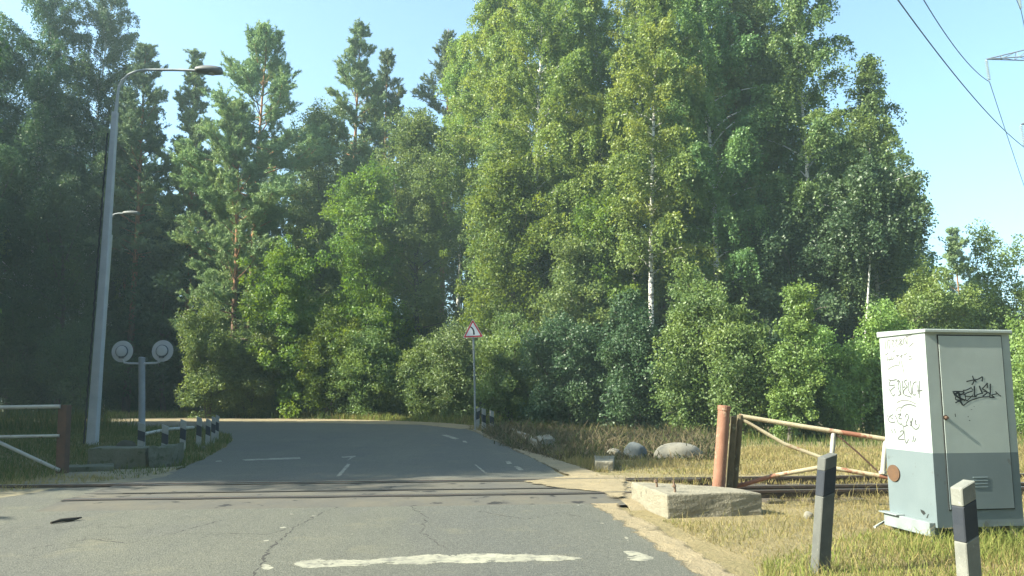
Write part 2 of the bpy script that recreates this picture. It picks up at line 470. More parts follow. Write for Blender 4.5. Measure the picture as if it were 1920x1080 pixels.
# sandy verges
sv = [(1560, 1200), (1440, 1090), (1330, 1030), (1250, 985), (1190, 955), (1168, 925), (1165, 900), (1130, 884), (1060, 862), (1000, 838), (930, 812), (885, 800)]
svin = [(860, 797), (900, 818), (1000, 868), (1060, 898), (1060, 930), (1150, 990), (1260, 1075), (1330, 1200)]
faded_sheet('verge', gp(sv) + gp(svin), 0.35, 0.0068, M['sand'], 0.12)
fv = [(-400, 786.5), (0, 786), (200, 785), (360, 783), (480, 781), (560, 783), (680, 786), (820, 791), (880, 796), (905, 803), (860, 806), (780, 797), (600, 794), (400, 791), (100, 790.5), (-400, 790.5)]
faded_sheet('far_verge', gp(fv), 0.5, 0.0085, M['sand'], 0.3)
lv = [(120, 886), (300, 878), (345, 874), (330, 893), (250, 906), (140, 912), (60, 925), (-60, 940), (-60, 918), (60, 905)]
sheet('left_verge', jitter_outline(gp(lv), 0.2, 0.06, 8), 0.0075, m_mottled('dusty_soil', (0.22, 0.19, 0.12), (0.13, 0.12, 0.08), 2.0, 0.95, 0.6, None))
# sand blown over the asphalt near the rails
for i, pl in enumerate([[(960, 908), (1030, 899), (1090, 893), (1190, 896), (1195, 938), (1150, 950), (1100, 930), (1020, 922)],
                        [(1100, 930), (1150, 940), (1240, 990), (1330, 1050), (1300, 1062), (1230, 1020), (1160, 968)]]):
    faded_sheet('sand_drift', gp(pl), 0.35, 0.0095 + 0.043 * (i == 0), M['sand'], 0.1)
ff = [Vector((-70, 47.5, 0)), Vector((-22, 46.5, 0)), G(480, 780.5), G(700, 784.5), G(880, 793), G(940, 797), G(1200, 800), G(1660, 800), Vector((60, 38, 0)), Vector((400, 700, 0)), Vector((-500, 700, 0)), Vector((-200, 60, 0))]
sheet('forest_floor', jitter_outline(ff, 0.8, 0.25, 9), 0.001, M['floor'])

# ------------------------------------------------------------------ painted markings
def marking(pl, seed, amp=0.02, step=0.09, z=0.0075):
    return faded_sheet('road_marking', gp(pl), 0.1 if seed == 1 else (0.05 if seed < 5 else 0.022), z + seed * 0.00004, M['paint'], 0.03)
marking([(545, 1052), (600, 1047), (690, 1049), (800, 1039), (900, 1037), (1040, 1040), (1136, 1048), (1040, 1056), (900, 1060), (760, 1062), (690, 1064), (560, 1070), (538, 1062)], 1)
marking([(1160, 1034), (1190, 1033), (1225, 1044), (1236, 1051), (1205, 1055), (1165, 1053), (1172, 1043)], 2)
marking([(1166, 1008), (1180, 1007), (1190, 1017), (1174, 1018)], 3, 0.008, 0.05)
marking([(482, 1060), (505, 1057), (520, 1066), (500, 1074), (486, 1070)], 4, 0.02, 0.05)
marking([(628, 895), (640, 893), (659, 871), (650, 870), (636, 885)], 5, 0.03, 0.12)
marking([(650, 867), (657, 862), (664, 858), (657, 858), (649, 864)], 6, 0.03, 0.12)
marking([(638, 856.5), (668, 855), (668, 857.5), (640, 859)], 7, 0.02)
marking([(452, 862), (564, 857.5), (565, 861), (458, 864.5)], 8, 0.03)
marking([(402, 865), (416, 863.5), (418, 866), (404, 867)], 9, 0.02)
marking([(946, 866), (957, 865), (962, 870), (950, 871)], 10, 0.03)
marking([(962, 876), (972, 874), (984, 882), (972, 883)], 11, 0.03)
marking([(826, 816), (838, 815.5), (862, 823), (852, 824.5)], 12, 0.04, 0.2)
marking([(866, 827), (874, 827), (878, 831), (868, 830)], 13, 0.03, 0.2)
marking([(888, 872), (893, 871), (915, 888), (908, 889)], 14, 0.05)
for i, (a, b) in enumerate([(1095, 957), (1110, 966), (1128, 982), (1140, 986), (500, 1015), (530, 990), (548, 965), (485, 1016), (70, 950), (355, 951), (620, 945), (1085, 948), (590, 968), (1015, 935), (660, 1003)]):
    p = G(a, b); q = np.random.RandomState(40 + i); k = 6
    L = 0.02 + 0.045 * q.rand()
    pts = [Vector((p.x + L * math.cos(t) * (0.6 + 0.6 * q.rand()), p.y + L * 1.2 * math.sin(t) * (0.6 + 0.6 * q.rand()), 0)) for t in np.linspace(0, 2 * math.pi, k, endpoint=False)]
    faded_sheet('road_marking', pts, 0.03, 0.0073, M['paint'], 0.012)
# cracks in the asphalt, the longest is the broken seam down the lane
m_crack = mat('crack_dirt', (0.038, 0.037, 0.034), 0.95)
qs = np.random.RandomState(4)
for ci, (px_line, wmax) in enumerate([([(655, 940), (600, 965), (560, 985), (535, 1005), (505, 1030), (492, 1055), (470, 1090)], 0.02), ([(545, 992), (500, 1003), (430, 1001), (360, 1012)], 0.012),
                                     ([(60, 1030), (170, 1012), (240, 1020), (330, 1000), (420, 975)], 0.012), ([(760, 945), (800, 970), (790, 1000), (840, 1032)], 0.011), ([(900, 960), (985, 975), (1050, 962), (1100, 972)], 0.012), ([(560, 880), (700, 868), (790, 872)], 0.02)]):
    sp = gp(px_line); line = []
    for a, b in zip(sp[:-1], sp[1:]):
        k_ = max(4, int((b - a).length / 0.05))
        for k in range(k_): line.append(a.lerp(b, k / k_) + Vector((qs.randn() * 0.014, qs.randn() * 0.014, 0)))
    wv = [0.002 + wmax * qs.rand() ** 2 for _ in line]
    up = [p + Vector((w_, w_ * 0.6, 0)) for p, w_ in zip(line, wv)]; dn = [p - Vector((w_, w_ * 0.6, 0)) for p, w_ in zip(line, wv)]
    q = MB(); n_ = len(line); z_ = 0.0066 + ci * 0.00005
    q.add([(p.x, p.y, z_) for p in up + dn], [(k, k + 1, n_ + k + 1, n_ + k) for k in range(n_ - 1)])
    structure(q.build('road_crack', m_crack, None, recalc=False))

# ------------------------------------------------------------------ the railway
m_rail = m_mottled('rail_steel', (0.09, 0.065, 0.05), (0.05, 0.042, 0.038), 12, 0.6, 0.3, metal=0.3)
m_head = mat('rail_head', (0.3, 0.29, 0.28), 0.35, 0.9)
track = thing('railway_track', 'rusty railway track crossing the road, its rails flush with the asphalt', 'railway track', (RAIL_A.x, RAIL_A.y, 0))
def at_rail(t, s, z): 
    p = RAIL_A + RD * t + RN * s
    return Vector((p.x, p.y, z))
def rail(name, s, t0, t1, top, seg=24):
    b = MB()
    prof = [(-0.065, -0.16), (0.065, -0.16), (0.06, -0.145), (0.012, -0.12), (0.012, -0.045), (0.036, -0.035), (0.036, -0.006), (0.028, 0.0), (-0.028, 0.0), (-0.036, -0.006), (-0.036, -0.035), (-0.012, -0.045), (-0.012, -0.12), (-0.06, -0.145)]
    n = len(prof)
    vs = [at_rail(t0 + (t1 - t0) * k / seg, s + a, top + z) for k in range(seg + 1) for a, z in prof]
    for k in range(seg):
        for i in range(n):
            b.cur = 1 if i == 7 else 0
            b.add([vs[k * n + i], vs[k * n + (i + 1) % n], vs[(k + 1) * n + (i + 1) % n], vs[(k + 1) * n + i]], [(0, 1, 2, 3)])
    return b.build(name, [m_rail, m_head], track)
far_off = rail_s(*G(1660, 897).xy)
print('rail gauge', far_off)
rail('rail', 0.0, 0.2, 60, 0.055, 20)
rail('rail', far_off, -40, 60, 0.055, 20)
rail('guard_rail', 0.62, 0.7, 60, 0.045, 20)
rail('guard_rail', far_off - 0.16, 0.6, 9.2, 0.05, 6)
sl_ = MB()
for k in range(-6, 40):
    t = k * 0.6
    if -0.5 < t < 7.6: continue
    c = at_rail(t, far_off / 2, -0.085)
    sl_.box(c, (0.24, 2.5, 0.06), Matrix.Rotation(math.atan2(RD.y, RD.x), 3, 'Z'))
sl_.build('sleeper', m_mottled('sleeper_wood', (0.09, 0.075, 0.055), (0.05, 0.045, 0.04), 5), track)['kind'] = 'stuff'
# crossing deck: dirty asphalt strips between the rails, with ramps on both sides
m_deck = m_mottled('deck_dirt', (0.072, 0.071, 0.064), (0.102, 0.094, 0.072), 1.6, 0.92, 0.7, (0.021, 0.021, 0.021), 3.0, 0.6)
dk = MB()
t0, t1 = 0.2, 7.4
def strip(s0, z0, s1, z1, ta=t0, tb=t1, seg=20):
    for k in range(seg):
        a = ta + (tb - ta) * k / seg; b = ta + (tb - ta) * (k + 1) / seg
        dk.add([at_rail(a, s0, z0), at_rail(b, s0, z0), at_rail(b, s1, z1), at_rail(a, s1, z1)], [(0, 1, 2, 3)])
strip(-0.9, 0.0, -0.05, 0.045); strip(0.09, 0.04, 0.57, 0.04); strip(0.67, 0.035, far_off - 0.22, 0.04); strip(far_off + 0.06, 0.045, far_off + 0.9, 0.0)
rp = MB(); m_rp = m_sand(); m_rp.name = 'ramp_sand'; n_ = 14
def deck_z(q_): return max(-0.004, min(0.052, 0.052 * (q_ + 0.95) / 0.9, 0.052 * (far_off + 0.95 - q_) / 0.9))
def ramp_pt(k, j):
    q_ = -1.25 + (far_off + 2.5) * j / n_
    z = -0.07 if j in (0, n_) or k == 8 else deck_z(q_) * (1 - k / 8.0) - 0.045 * (k / 8.0) ** 1.5 + 0.008 * math.sin(3.1 * k + 2.3 * j) * (k > 0)
    return at_rail(7.36 + 1.9 * k / 8.0, q_, z)
rg = [[ramp_pt(k, j) for j in range(n_ + 1)] for k in range(9)]
rp.smooth = True
for k in range(8):
    for j in range(n_): rp.add([rg[k][j], rg[k][j + 1], rg[k + 1][j + 1], rg[k + 1][j]], [(0, 1, 2, 3)])
structure(rp.build('crossing_ramp', m_rp, None, recalc=False))
gap = MB()  # dark strips laid flat beside the rails; the gaps' darkness is only colour
for s0, s1 in ((-0.12, -0.045), (0.045, 0.09), (0.58, 0.64), (far_off - 0.2, far_off - 0.1), (far_off + 0.045, far_off + 0.075)):
    for k in range(24):
        a = t0 + (t1 - t0) * k / 24; b2 = t0 + (t1 - t0) * (k + 1) / 24
        j0, j1 = (0.03 * math.sin(k * 5.1 + s0 * 40), 0.03 * math.sin((k + 1) * 5.1 + s0 * 40))
        gap.add([at_rail(a, s0 - max(0, j0), 0.0495), at_rail(b2, s0 - max(0, j1), 0.0495), at_rail(b2, s1, 0.0495), at_rail(a, s1, 0.0495)], [(0, 1, 2, 3)])
structure(gap.build('flangeway', mat('flangeway_dark', (0.022, 0.022, 0.022), 0.9), None, recalc=False))
dkb = dk.build('crossing_deck', [m_deck], None, recalc=False); structure(dkb)

# ------------------------------------------------------------------ equipment cabinet
m_white = m_mottled('cabinet_white_paint', (0.335, 0.385, 0.37), (0.285, 0.33, 0.315), 1.6, 0.6, 0.1, (0.24, 0.25, 0.21), 2.4, 0.64)
m_grey = m_mottled('cabinet_grey_paint', (0.135, 0.17, 0.182), (0.11, 0.142, 0.155), 2.0, 0.6, 0.1, (0.1, 0.115, 0.115), 7, 0.64)
m_dark = mat('dark_gap', (0.021, 0.024, 0.024), 0.9)
m_ink = mat('graffiti_ink', (0.018, 0.024, 0.028), 0.6)
m_inkthin = mat('graffiti_faded_ink', (0.126, 0.130, 0.126), 0.7)
CX0, CX1, CY0, CY1, CZ0, CZ1 = 4.09, 5.025, 7.92, 8.66, 0.12, 2.0
CROT = R(9.0)                     # the cabinet stands turned like the railway, about its near left corner
def PF(px, py, yl):
    d = ray(px, py); c, s_ = math.cos(CROT), math.sin(CROT)
    k = (yl - CY0 - s_ * CX0 + c * CY0) / (c * d.y - s_ * d.x)
    return Vector((CX0 + c * (k * d.x - CX0) + s_ * (k * d.y - CY0), yl, CAM_Z + k * d.z))
def PL(px, py, xl):
    d = ray(px, py); c, s_ = math.cos(CROT), math.sin(CROT)
    k = (xl - CX0 + c * CX0 + s_ * CY0) / (c * d.x + s_ * d.y)
    return Vector((xl, CY0 - s_ * (k * d.x - CX0) + c * (k * d.y - CY0), CAM_Z + k * d.z))
ZS = 0.825
cab = thing('equipment_cabinet', 'tall white trackside cabinet with grey lower half and black graffiti', 'cabinet', (CX0, CY0, 0))
b = MB()
zs = [CZ0, ZS, CZ1]
for k in range(2):
    b.cur = 1 if k == 0 else 0
    x0, x1, y0, y1 = CX0, CX1, CY0, CY1
    b.add([(x0, y0, zs[k]), (x1, y0, zs[k]), (x1, y1, zs[k]), (x0, y1, zs[k]), (x0, y0, zs[k + 1]), (x1, y0, zs[k + 1]), (x1, y1, zs[k + 1]), (x0, y1, zs[k + 1])],
          [(0, 1, 5, 4), (1, 2, 6, 5), (2, 3, 7, 6), (3, 0, 4, 7)] + ([(3, 2, 1, 0)] if k == 0 else []))
b.build('body', [m_white, m_grey], cab)
b = MB()
b.hexa([(CX0 - 0.02, CY0 - 0.03, CZ1), (CX1 + 0.02, CY0 - 0.03, CZ1), (CX1 + 0.02, CY1 + 0.02, CZ1), (CX0 - 0.02, CY1 + 0.02, CZ1),
        (CX0 - 0.02, CY0 - 0.03, CZ1 + 0.035), (CX1 + 0.02, CY0 - 0.03, CZ1 + 0.035), (CX1 + 0.02, CY1 + 0.02, CZ1 + 0.06), (CX0 - 0.02, CY1 + 0.02, CZ1 + 0.06)])
b.build('lid', m_white, cab, 0.008)
# door: a panel 4 mm proud with a dark joint round it
dx0, dx1, dz0, dz1 = CX0 + 0.14, CX1 - 0.1, CZ0 + 0.17, CZ1 - 0.03
j = MB(); j.box(((dx0 + dx1) / 2, CY0 - 0.002, (dz0 + dz1) / 2), (dx1 - dx0 + 0.022, 0.008, dz1 - dz0 + 0.022))
j.build('door_joint', m_dark, cab)
d = MB()
d.cur = 1; d.box(((dx0 + dx1) / 2, CY0 - 0.006, (dz0 + ZS) / 2), (dx1 - dx0, 0.012, ZS - dz0))
d.cur = 0; d.box(((dx0 + dx1) / 2, CY0 - 0.006, (dz1 + ZS) / 2), (dx1 - dx0, 0.012, dz1 - ZS))
door = d.build('door', [m_white, m_grey], cab, recalc=False)
YF = CY0 - 0.012
h = MB(); hp = PF(1773, 783, YF)
h.lathe([(0.0, 0.03), (0.014, 0.03), (0.016, 0.02), (0.016, 0.0), (0.026, 0.002), (0.026, 0.0)], hp, (0, -1, 0), 16)
h.build('lock', m_mottled('lock_rust', (0.12, 0.07, 0.045), (0.05, 0.04, 0.035), 30, 0.6), cab)
v = MB()
for k in range(4):
    v.box(PF(1838, 895 + k * 6, YF) + Vector((0, -0.002, 0)), (0.16, 0.006, 0.008))
v.build('vent', mat('vent_grey', (0.2, 0.25, 0.27), 0.7), cab)
lg = MB()
for x in (CX0 + 0.05, CX1 - 0.07):
    for y in (CY0 + 0.12, CY1 - 0.08):
        q = MB(); q.box((x, y, CZ0 / 2 - 0.02), (0.09, 0.12, CZ0 + 0.04)); q.build('leg', m_grey, cab, 0.006)
q = MB(); q.box((CX0 - 0.035, (CY0 + CY1) / 2 + 0.02, 0.1), (0.06, 0.72, 0.13)); q.box((CX0 - 0.05, CY1 - 0.1, 0.17), (0.1, 0.3, 0.012))
q.build('base_rail', m_mottled('base_rail_paint', (0.22, 0.26, 0.27), (0.17, 0.2, 0.2), 5, 0.6, 0.2, (0.2, 0.12, 0.07), 8, 0.66), cab, 0.006)
q = MB()
c = PL(1677, 887, CX0); ring = [c + Vector((-0.004, 0.1 * math.cos(t), 0.085 * math.sin(t))) for t in np.linspace(0, 2 * math.pi, 20, endpoint=False)]
q.prism(ring, (-0.01, 0, 0))
q.build('round_plate', m_mottled('plate_rust', (0.12, 0.068, 0.036), (0.08, 0.047, 0.03), 12, 0.8), cab)
q = MB()
for pl in ([(1726, 955), (1733, 958), (1736, 963), (1732, 966), (1727, 960)], [(1740, 964), (1742, 964), (1739, 972), (1737, 971)]):
    q.poly([PL(a, c2, CX0) + Vector((-0.0015, 0, 0)) for a, c2 in pl])
q.build('paint_chip', m_dark, cab, recalc=False)
q = MB()
hx = PL(1735, 958, CX0); 
for hz_ in (1.32, 0.7):
    q = MB(); q.tube([(CX1 + 0.005, CY0 + 0.2, hz_), (CX1 + 0.03, CY0 + 0.2, hz_)], 0.02, 10); q.build('hinge', m_white, cab)

def stroke(mb, pts, wd, nrm):
    """flat pen stroke along 3-D points, lying on a plane with normal nrm"""
    pts = [Vector(p) for p in pts]; nrm = Vector(nrm); L = []; Rr = []
    for i, p in enumerate(pts):
        d = (pts[min(i + 1, len(pts) - 1)] - pts[max(i - 1, 0)]).normalized()
        s = nrm.cross(d).normalized() * wd / 2
        L.append(p + s); Rr.append(p - s)
    off = nrm * 0.002
    vs_ = [x + off for x in L + Rr]; n = len(pts)
    mb.add(vs_, [(i, i + 1, n + i + 1, n + i) for i in range(n - 1)])
def smooth(pl, k=5):
    if len(pl) < 3: return pl
    out = []; p = [np.array(q, float) for q in pl]
    for i in range(len(p) - 1):
        a = p[max(i - 1, 0)]; b_ = p[i]; c_ = p[i + 1]; d_ = p[min(i + 2, len(p) - 1)]
        for t in np.linspace(0, 1, k, endpoint=False):
            out.append(0.5 * ((2 * b_) + (-a + c_) * t + (2 * a - 5 * b_ + 4 * c_ - d_) * t * t + (-a + 3 * b_ - 3 * c_ + d_) * t ** 3))
    out.append(p[-1]); return out
def z9(l): return [(1760 + a / 9.0, 680 + c_ / 9.0) for a, c_ in l]
front_tag = [
    ([(465, 320), (570, 295), (660, 280), (735, 235)], .011), ([(740, 235), (732, 318)], .014), ([(568, 220), (590, 280), (632, 322)], .012), ([(600, 290), (580, 345), (555, 372)], .012),
    ([(232, 490), (300, 485), (430, 490)], .012), ([(245, 500), (300, 560), (355, 600), (450, 635)], .018), ([(430, 490), (400, 530), (340, 540)], .014),
    ([(260, 550), (330, 500), (345, 560)], .022), ([(290, 560), (290, 625), (400, 630)], .012), ([(350, 520), (360, 600), (375, 660), (400, 715)], .017),
    ([(280, 680), (340, 650), (380, 680)], .013), ([(400, 715), (425, 715), (520, 645), (650, 600)], .011), ([(620, 605), (740, 580), (860, 575)], .010),
    ([(405, 468), (470, 460), (550, 420)], .010), ([(550, 420), (575, 470)], .009), ([(415, 545), (480, 510), (570, 480)], .010), ([(440, 565), (600, 575), (640, 570)], .010), ([(440, 520), (465, 640), (520, 600), (580, 540)], .010),
    ([(600, 395), (604, 570)], .017), ([(610, 575), (650, 540), (730, 515)], .011), ([(685, 390), (705, 450), (740, 525)], .015), ([(735, 440), (790, 380), (818, 340)], .011), ([(818, 340), (818, 430)], .014),
    ([(735, 440), (800, 480), (810, 510), (740, 570)], .012), ([(755, 485), (830, 500), (870, 540)], .010), ([(872, 355), (872, 470), (860, 580)], .014),
    ([(855, 585), (940, 585), (890, 550), (980, 525)], .011), ([(955, 485), (1000, 530), (1050, 568)], .010),
    ([(275, 860), (283, 915)], .008), ([(500, 905), (490, 918)], .008), ([(510, 970), (530, 980)], .008), ([(540, 795), (565, 790)], .004), ([(590, 738), (602, 742)], .005)]
for nm_, part in (('graffiti', front_tag[:4]), ('graffiti', front_tag[4:-5]), *[('paint_chip', [q_]) for q_ in front_tag[-5:]]):
    tagm = MB()
    for pl, wd in part: stroke(tagm, [PF(a, c_, YF) for a, c_ in smooth(z9(pl))], wd, (0, -1, 0))
    tagm.build(nm_, m_ink, cab, recalc=False)
def z4(l): return [(1640 + a * 120 / 518.0, 600 + c_ * 250 / 1080.0) for a, c_ in l]
faint = [[(85, 170), (88, 235)], [(100, 235), (108, 165), (125, 175), (118, 235)], [(135, 170), (155, 165), (145, 195), (160, 225)], [(165, 165), (185, 160), (170, 190), (188, 215)], [(195, 160), (210, 175), (192, 205)],
         [(200, 150), (222, 165), (205, 185), (228, 195), (205, 205)], [(232, 150), (236, 195)], [(240, 145), (262, 195)], [(250, 135), (300, 120)], [(262, 130), (264, 200)],
         [(85, 285), (110, 268)], [(100, 290), (105, 335)], [(110, 320), (130, 315), (120, 330)], [(140, 290), (138, 325), (160, 300)], [(170, 290), (195, 285), (180, 300)], [(205, 300), (225, 280), (215, 310)], [(235, 285), (262, 270)], [(275, 300), (300, 290)], [(275, 320), (305, 312)],
         [(108, 400), (150, 375), (190, 365)], [(205, 330), (195, 375)], [(215, 330), (230, 390), (240, 440)], [(150, 260), (165, 245)], [(280, 215), (315, 185)],
         [(180, 670), (220, 652), (280, 655), (335, 680)], [(175, 740), (185, 715), (215, 710), (205, 745)]]
bold = [[(112, 475), (130, 490), (180, 482)], [(128, 490), (120, 530), (165, 525)], [(118, 560), (135, 590), (150, 615), (165, 600)], [(130, 570), (165, 540)], [(180, 500), (198, 490), (190, 540), (208, 600), (190, 610)], [(205, 495), (215, 610)],
        [(225, 490), (230, 600)], [(232, 545), (250, 540)], [(262, 485), (240, 500), (262, 540), (238, 570), (240, 605), (300, 625)], [(278, 500), (272, 560), (300, 610)], [(290, 490), (300, 600)], [(335, 500), (312, 520), (310, 600), (335, 605)], [(340, 505), (345, 500)],
        [(350, 525), (355, 600)], [(362, 490), (366, 635)], [(345, 575), (388, 570)], [(218, 712), (245, 690), (290, 685), (335, 700)],
        [(100, 765), (105, 785)], [(150, 765), (120, 785), (115, 815), (140, 830), (168, 825)], [(130, 790), (150, 800)], [(165, 770), (180, 800), (190, 830), (215, 850)], [(185, 770), (215, 760), (195, 795), (222, 800)], [(210, 830), (235, 860), (260, 855)],
        [(245, 790), (262, 760), (275, 790), (255, 840), (275, 860)], [(285, 810), (300, 860)], [(300, 815), (290, 860)], [(310, 790), (300, 850), (330, 885), (358, 870), (360, 840)], [(325, 820), (335, 815), (330, 840), (345, 850)],
        [(135, 885), (148, 915)], [(158, 880), (172, 915)], [(205, 910), (225, 895), (230, 920), (190, 962), (240, 968)], [(235, 860), (245, 960), (258, 998), (275, 965)], [(320, 935), (308, 990)], [(335, 955), (322, 990)]]
m_inkg = mat('graffiti_grey_ink', (0.08, 0.085, 0.085), 0.7)
for lst, wd, m_, lim in ((faint, 0.012, m_inkthin, (0, 250, 450, 2000)), (bold, 0.0135, m_inkg, (0, 655, 730, 880, 2000))):
    for lo_, hi_ in zip(lim[:-1], lim[1:]):
        sg = MB()
        for pl in lst:
            if lo_ <= sum(q_[1] for q_ in pl) / len(pl) < hi_: stroke(sg, [PL(a, c_, CX0) for a, c_ in smooth(z4(pl))], wd, (-1, 0, 0))
        if sg.v: sg.build('graffiti', m_, cab, recalc=False)
q = MB(); q.tube([G(1640, 992) + Vector((0, 0, 0.02)), G(1665, 985) + Vector((0, 0, 0.06)), Vector((3.98, 8.35, 0.13)), Vector((4.0, 8.2, 0.15))], 0.012, 8)
tag(q.build('cable_conduit', mat('conduit_grey', (0.42, 0.45, 0.42), 0.6)), 'thin pale conduit rising from the grass to the foot of the white cabinet', 'conduit')

cab.rotation_euler.z = CROT
# ------------------------------------------------------------------ delineator posts
m_pw = m_mottled('post_white_paint', (0.305, 0.311, 0.277), (0.222, 0.228, 0.205), 6, 0.75, 0.3, (0.166, 0.166, 0.150), 14, 0.64)
m_pb = m_mottled('post_black_paint', (0.019, 0.025, 0.036), (0.030, 0.034, 0.042), 8, 0.7, 0.2, (0.111, 0.111, 0.111), 40, 0.74)
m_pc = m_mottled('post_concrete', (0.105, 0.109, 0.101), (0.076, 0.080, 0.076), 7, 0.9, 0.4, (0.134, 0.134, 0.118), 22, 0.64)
m_pd = m_mottled('post_dirty_white', (0.193, 0.197, 0.176), (0.134, 0.139, 0.126), 7, 0.85, 0.4, (0.252, 0.252, 0.227), 18, 0.62)
def delineator(base, top, H, label, group, wd=0.125, th=0.1, band=(0.27, 0.6), slope=0.05, mats=None, flip=1, bottom=None):
    """square concrete post with slanted top and slanted black band; base and top are world points"""
    root = thing('delineator_post', label, 'delineator', base, group)
    ax = (top - base).normalized(); H = H or (top - base).length
    xx = Vector((math.cos(R(16)), math.sin(R(16)), 0)); xx = (xx - ax * xx.dot(ax)).normalized(); yy = ax.cross(xx)
    def ringp(t): 
        o = []
        for sx, sy in ((-1, -1), (1, -1), (1, 1), (-1, 1)):
            hgt = t + flip * slope * (sx * 0.5 + 0.5) - (0.0 if t > 0.0 else 0.0)
            o.append(base + xx * sx * wd / 2 + yy * sy * th / 2 + ax * hgt)
        return o
    def seg(a, b_, name, m, low=False):
        q = MB()
        ra = ringp(a); rb = ringp(b_)
        if low: ra = [p - ax * (0.25 + flip * slope * 0.5) for p in ra]
        q.hexa(ra + rb); return q.build(name, m, root, 0.006, 1)
    t1, t2 = H - band[1] * H * 0.6, H - band[0] * H * 0.6
    m1, m2, m3 = mats or (m_pw, m_pb, m_pw)
    seg(0.0, H - band[1], 'shaft', bottom or m3, True)
    seg(H - band[1], H - band[0], 'band', m2)
    seg(H - band[0], H - slope * (flip > 0), 'cap', m1)
    return root
pa = G(1538, 1066); pt = P(1552, 848, pa.y)
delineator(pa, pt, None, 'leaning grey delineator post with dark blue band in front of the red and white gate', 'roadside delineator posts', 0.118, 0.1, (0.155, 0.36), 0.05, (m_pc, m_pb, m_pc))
pb_ = G(1822, 1142); pt2 = P(1804, 900, pb_.y)
delineator(pb_, pt2, None, 'near white delineator post with dark band in the grass below the white cabinet', 'roadside delineator posts', 0.118, 0.1, (0.17, 0.4), 0.05, (m_pd, m_pb, m_pd))
LP = [(265, 846, 796, 12, 'delineator post at the end of the concrete beam, in front of the crossing signal mast'),
      (309, 853, 800, 11, 'delineator post standing behind the broken concrete lump on the left verge'),
      (343, 846, 790, 10, 'delineator post on the left verge, third from the crossing signal mast'),
      (373, 839, 785, 9, 'delineator post on the left verge beside the end of the fallen white pipe'),
      (390, 834, 788, 8, 'low delineator post on the left verge, shorter than the posts beside it'),
      (400, 829, 784, 7, 'delineator post last but one at the far end of the left verge row'),
      (407, 825, 781, 6.5, 'farthest delineator post of the row along the left verge')]
for x, yb, yt, wpx, lab in LP:
    bse = G(x - 1, yb); tp = P(x + 1, yt, bse.y)
    hh = tp.z
    delineator(bse, tp, None, lab, 'striped delineator posts on the left verge', wpx / FPX * bse.y, 0.08, (hh * 0.2, hh * 0.56), -0.06, None, 1)
for x, yb, yt, wpx, lab in [(897, 806, 764, 6, 'narrow pale delineator post leaning at the foot of the bend sign'),
                            (907, 809, 768, 7, 'delineator post just right of the bend sign pole, between two other posts'),
                            (922, 810, 772, 7, 'delineator post by the bushes, rightmost of the three beside the bend sign')]:
    bse = G(x - (2 if x < 900 else 0), yb); tp = P(x, yt, bse.y)
    delineator(bse, tp, None, lab, 'delineator posts by the bend sign', wpx / FPX * bse.y, 0.1, (tp.z * 0.2, tp.z * 0.55), -0.06 if x > 900 else 0.06)

# ------------------------------------------------------------------ concrete blocks and stones
m_conc = m_mottled('old_concrete', (0.242, 0.223, 0.170), (0.163, 0.151, 0.115), 4, 0.95, 0.7, (0.109, 0.102, 0.076), 9, 0.6, bd=0.03)
m_conc2 = m_mottled('mossy_concrete', (0.121, 0.127, 0.097), (0.079, 0.091, 0.060), 4, 0.95, 0.7, (0.049, 0.060, 0.030), 6, 0.58, bd=0.03)
def rough_block(name, corners, m, label, cat, seed=0, amp=0.018, cuts=5, group=None, parent=None):
    """hexahedron with broken edges: subdivided, edges chipped"""
    bm = bmesh.new()
    vs_ = [bm.verts.new(c) for c in corners]
    for f in [(3, 2, 1, 0), (4, 5, 6, 7), (0, 1, 5, 4), (1, 2, 6, 5), (2, 3, 7, 6), (3, 0, 4, 7)]: bm.faces.new([vs_[i] for i in f])
    bmesh.ops.bevel(bm, geom=list(bm.edges), offset=0.02, segments=2, profile=0.6, affect='EDGES')
    bmesh.ops.subdivide_edges(bm, edges=list(bm.edges), cuts=cuts, use_grid_fill=True)
    r = random.Random(seed)
    from mathutils import noise as mn
    for v_ in bm.verts:
        n1 = mn.noise_vector(v_.co * 3.1 + Vector((seed, 0, 0))); n2 = mn.noise_vector(v_.co * 11 + Vector((0, seed, 0))); n3 = mn.noise_vector(v_.co * 33)
        v_.co += n1 * amp + n2 * amp * 0.5 + n3 * amp * 0.2
    bmesh.ops.recalc_face_normals(bm, faces=bm.faces)
    me = bpy.data.meshes.new(name); bm.to_mesh(me); bm.free(); me.materials.append(m)
    o = bpy.data.objects.new(name, me); COL.objects.link(o)
    if label: tag(o, label, cat, group)
    return o
H = 0.24
def hexpts(base, z0, z1): return [(p.x, p.y, z0) for p in base] + [(p.x, p.y, z1) for p in base]
blk = [G(1252, 967), G(1430, 962), G(1372, 914, H), G(1184, 903, H)]
rough_block('concrete_block', hexpts([blk[0], blk[1], Vector((blk[2].x, blk[2].y, 0)), Vector((blk[3].x, blk[3].y, 0))], -0.1, H), m_conc, 'big broken concrete block in front of the red gate post', 'concrete block', 3)
for px, lab in ((1232, 'left of two rusty bolts sticking out of the big concrete block'), (1266, 'right of two rusty bolts sticking out of the big concrete block, the taller bent one')):
    q = MB(); p = G(px, 912 if px < 1250 else 922, H)
    q.tube([p - Vector((0, 0, 0.05)), p + Vector((-0.004, 0, 0.04)), p + Vector((-0.015, 0, 0.085 if px < 1250 else 0.13))], 0.014, 8)
    q.lathe([(0.0, 0.0), (0.026, 0.0), (0.026, 0.02), (0.0, 0.02)], p + Vector((-0.012, 0, 0.055)), (0, 0, 1), 6)
    tag(q.build('rusty_bolt', m_mottled('bolt_rust', (0.2, 0.13, 0.09), (0.1, 0.07, 0.05), 30, 0.8)), lab, 'bolt', 'bolts in the concrete block')
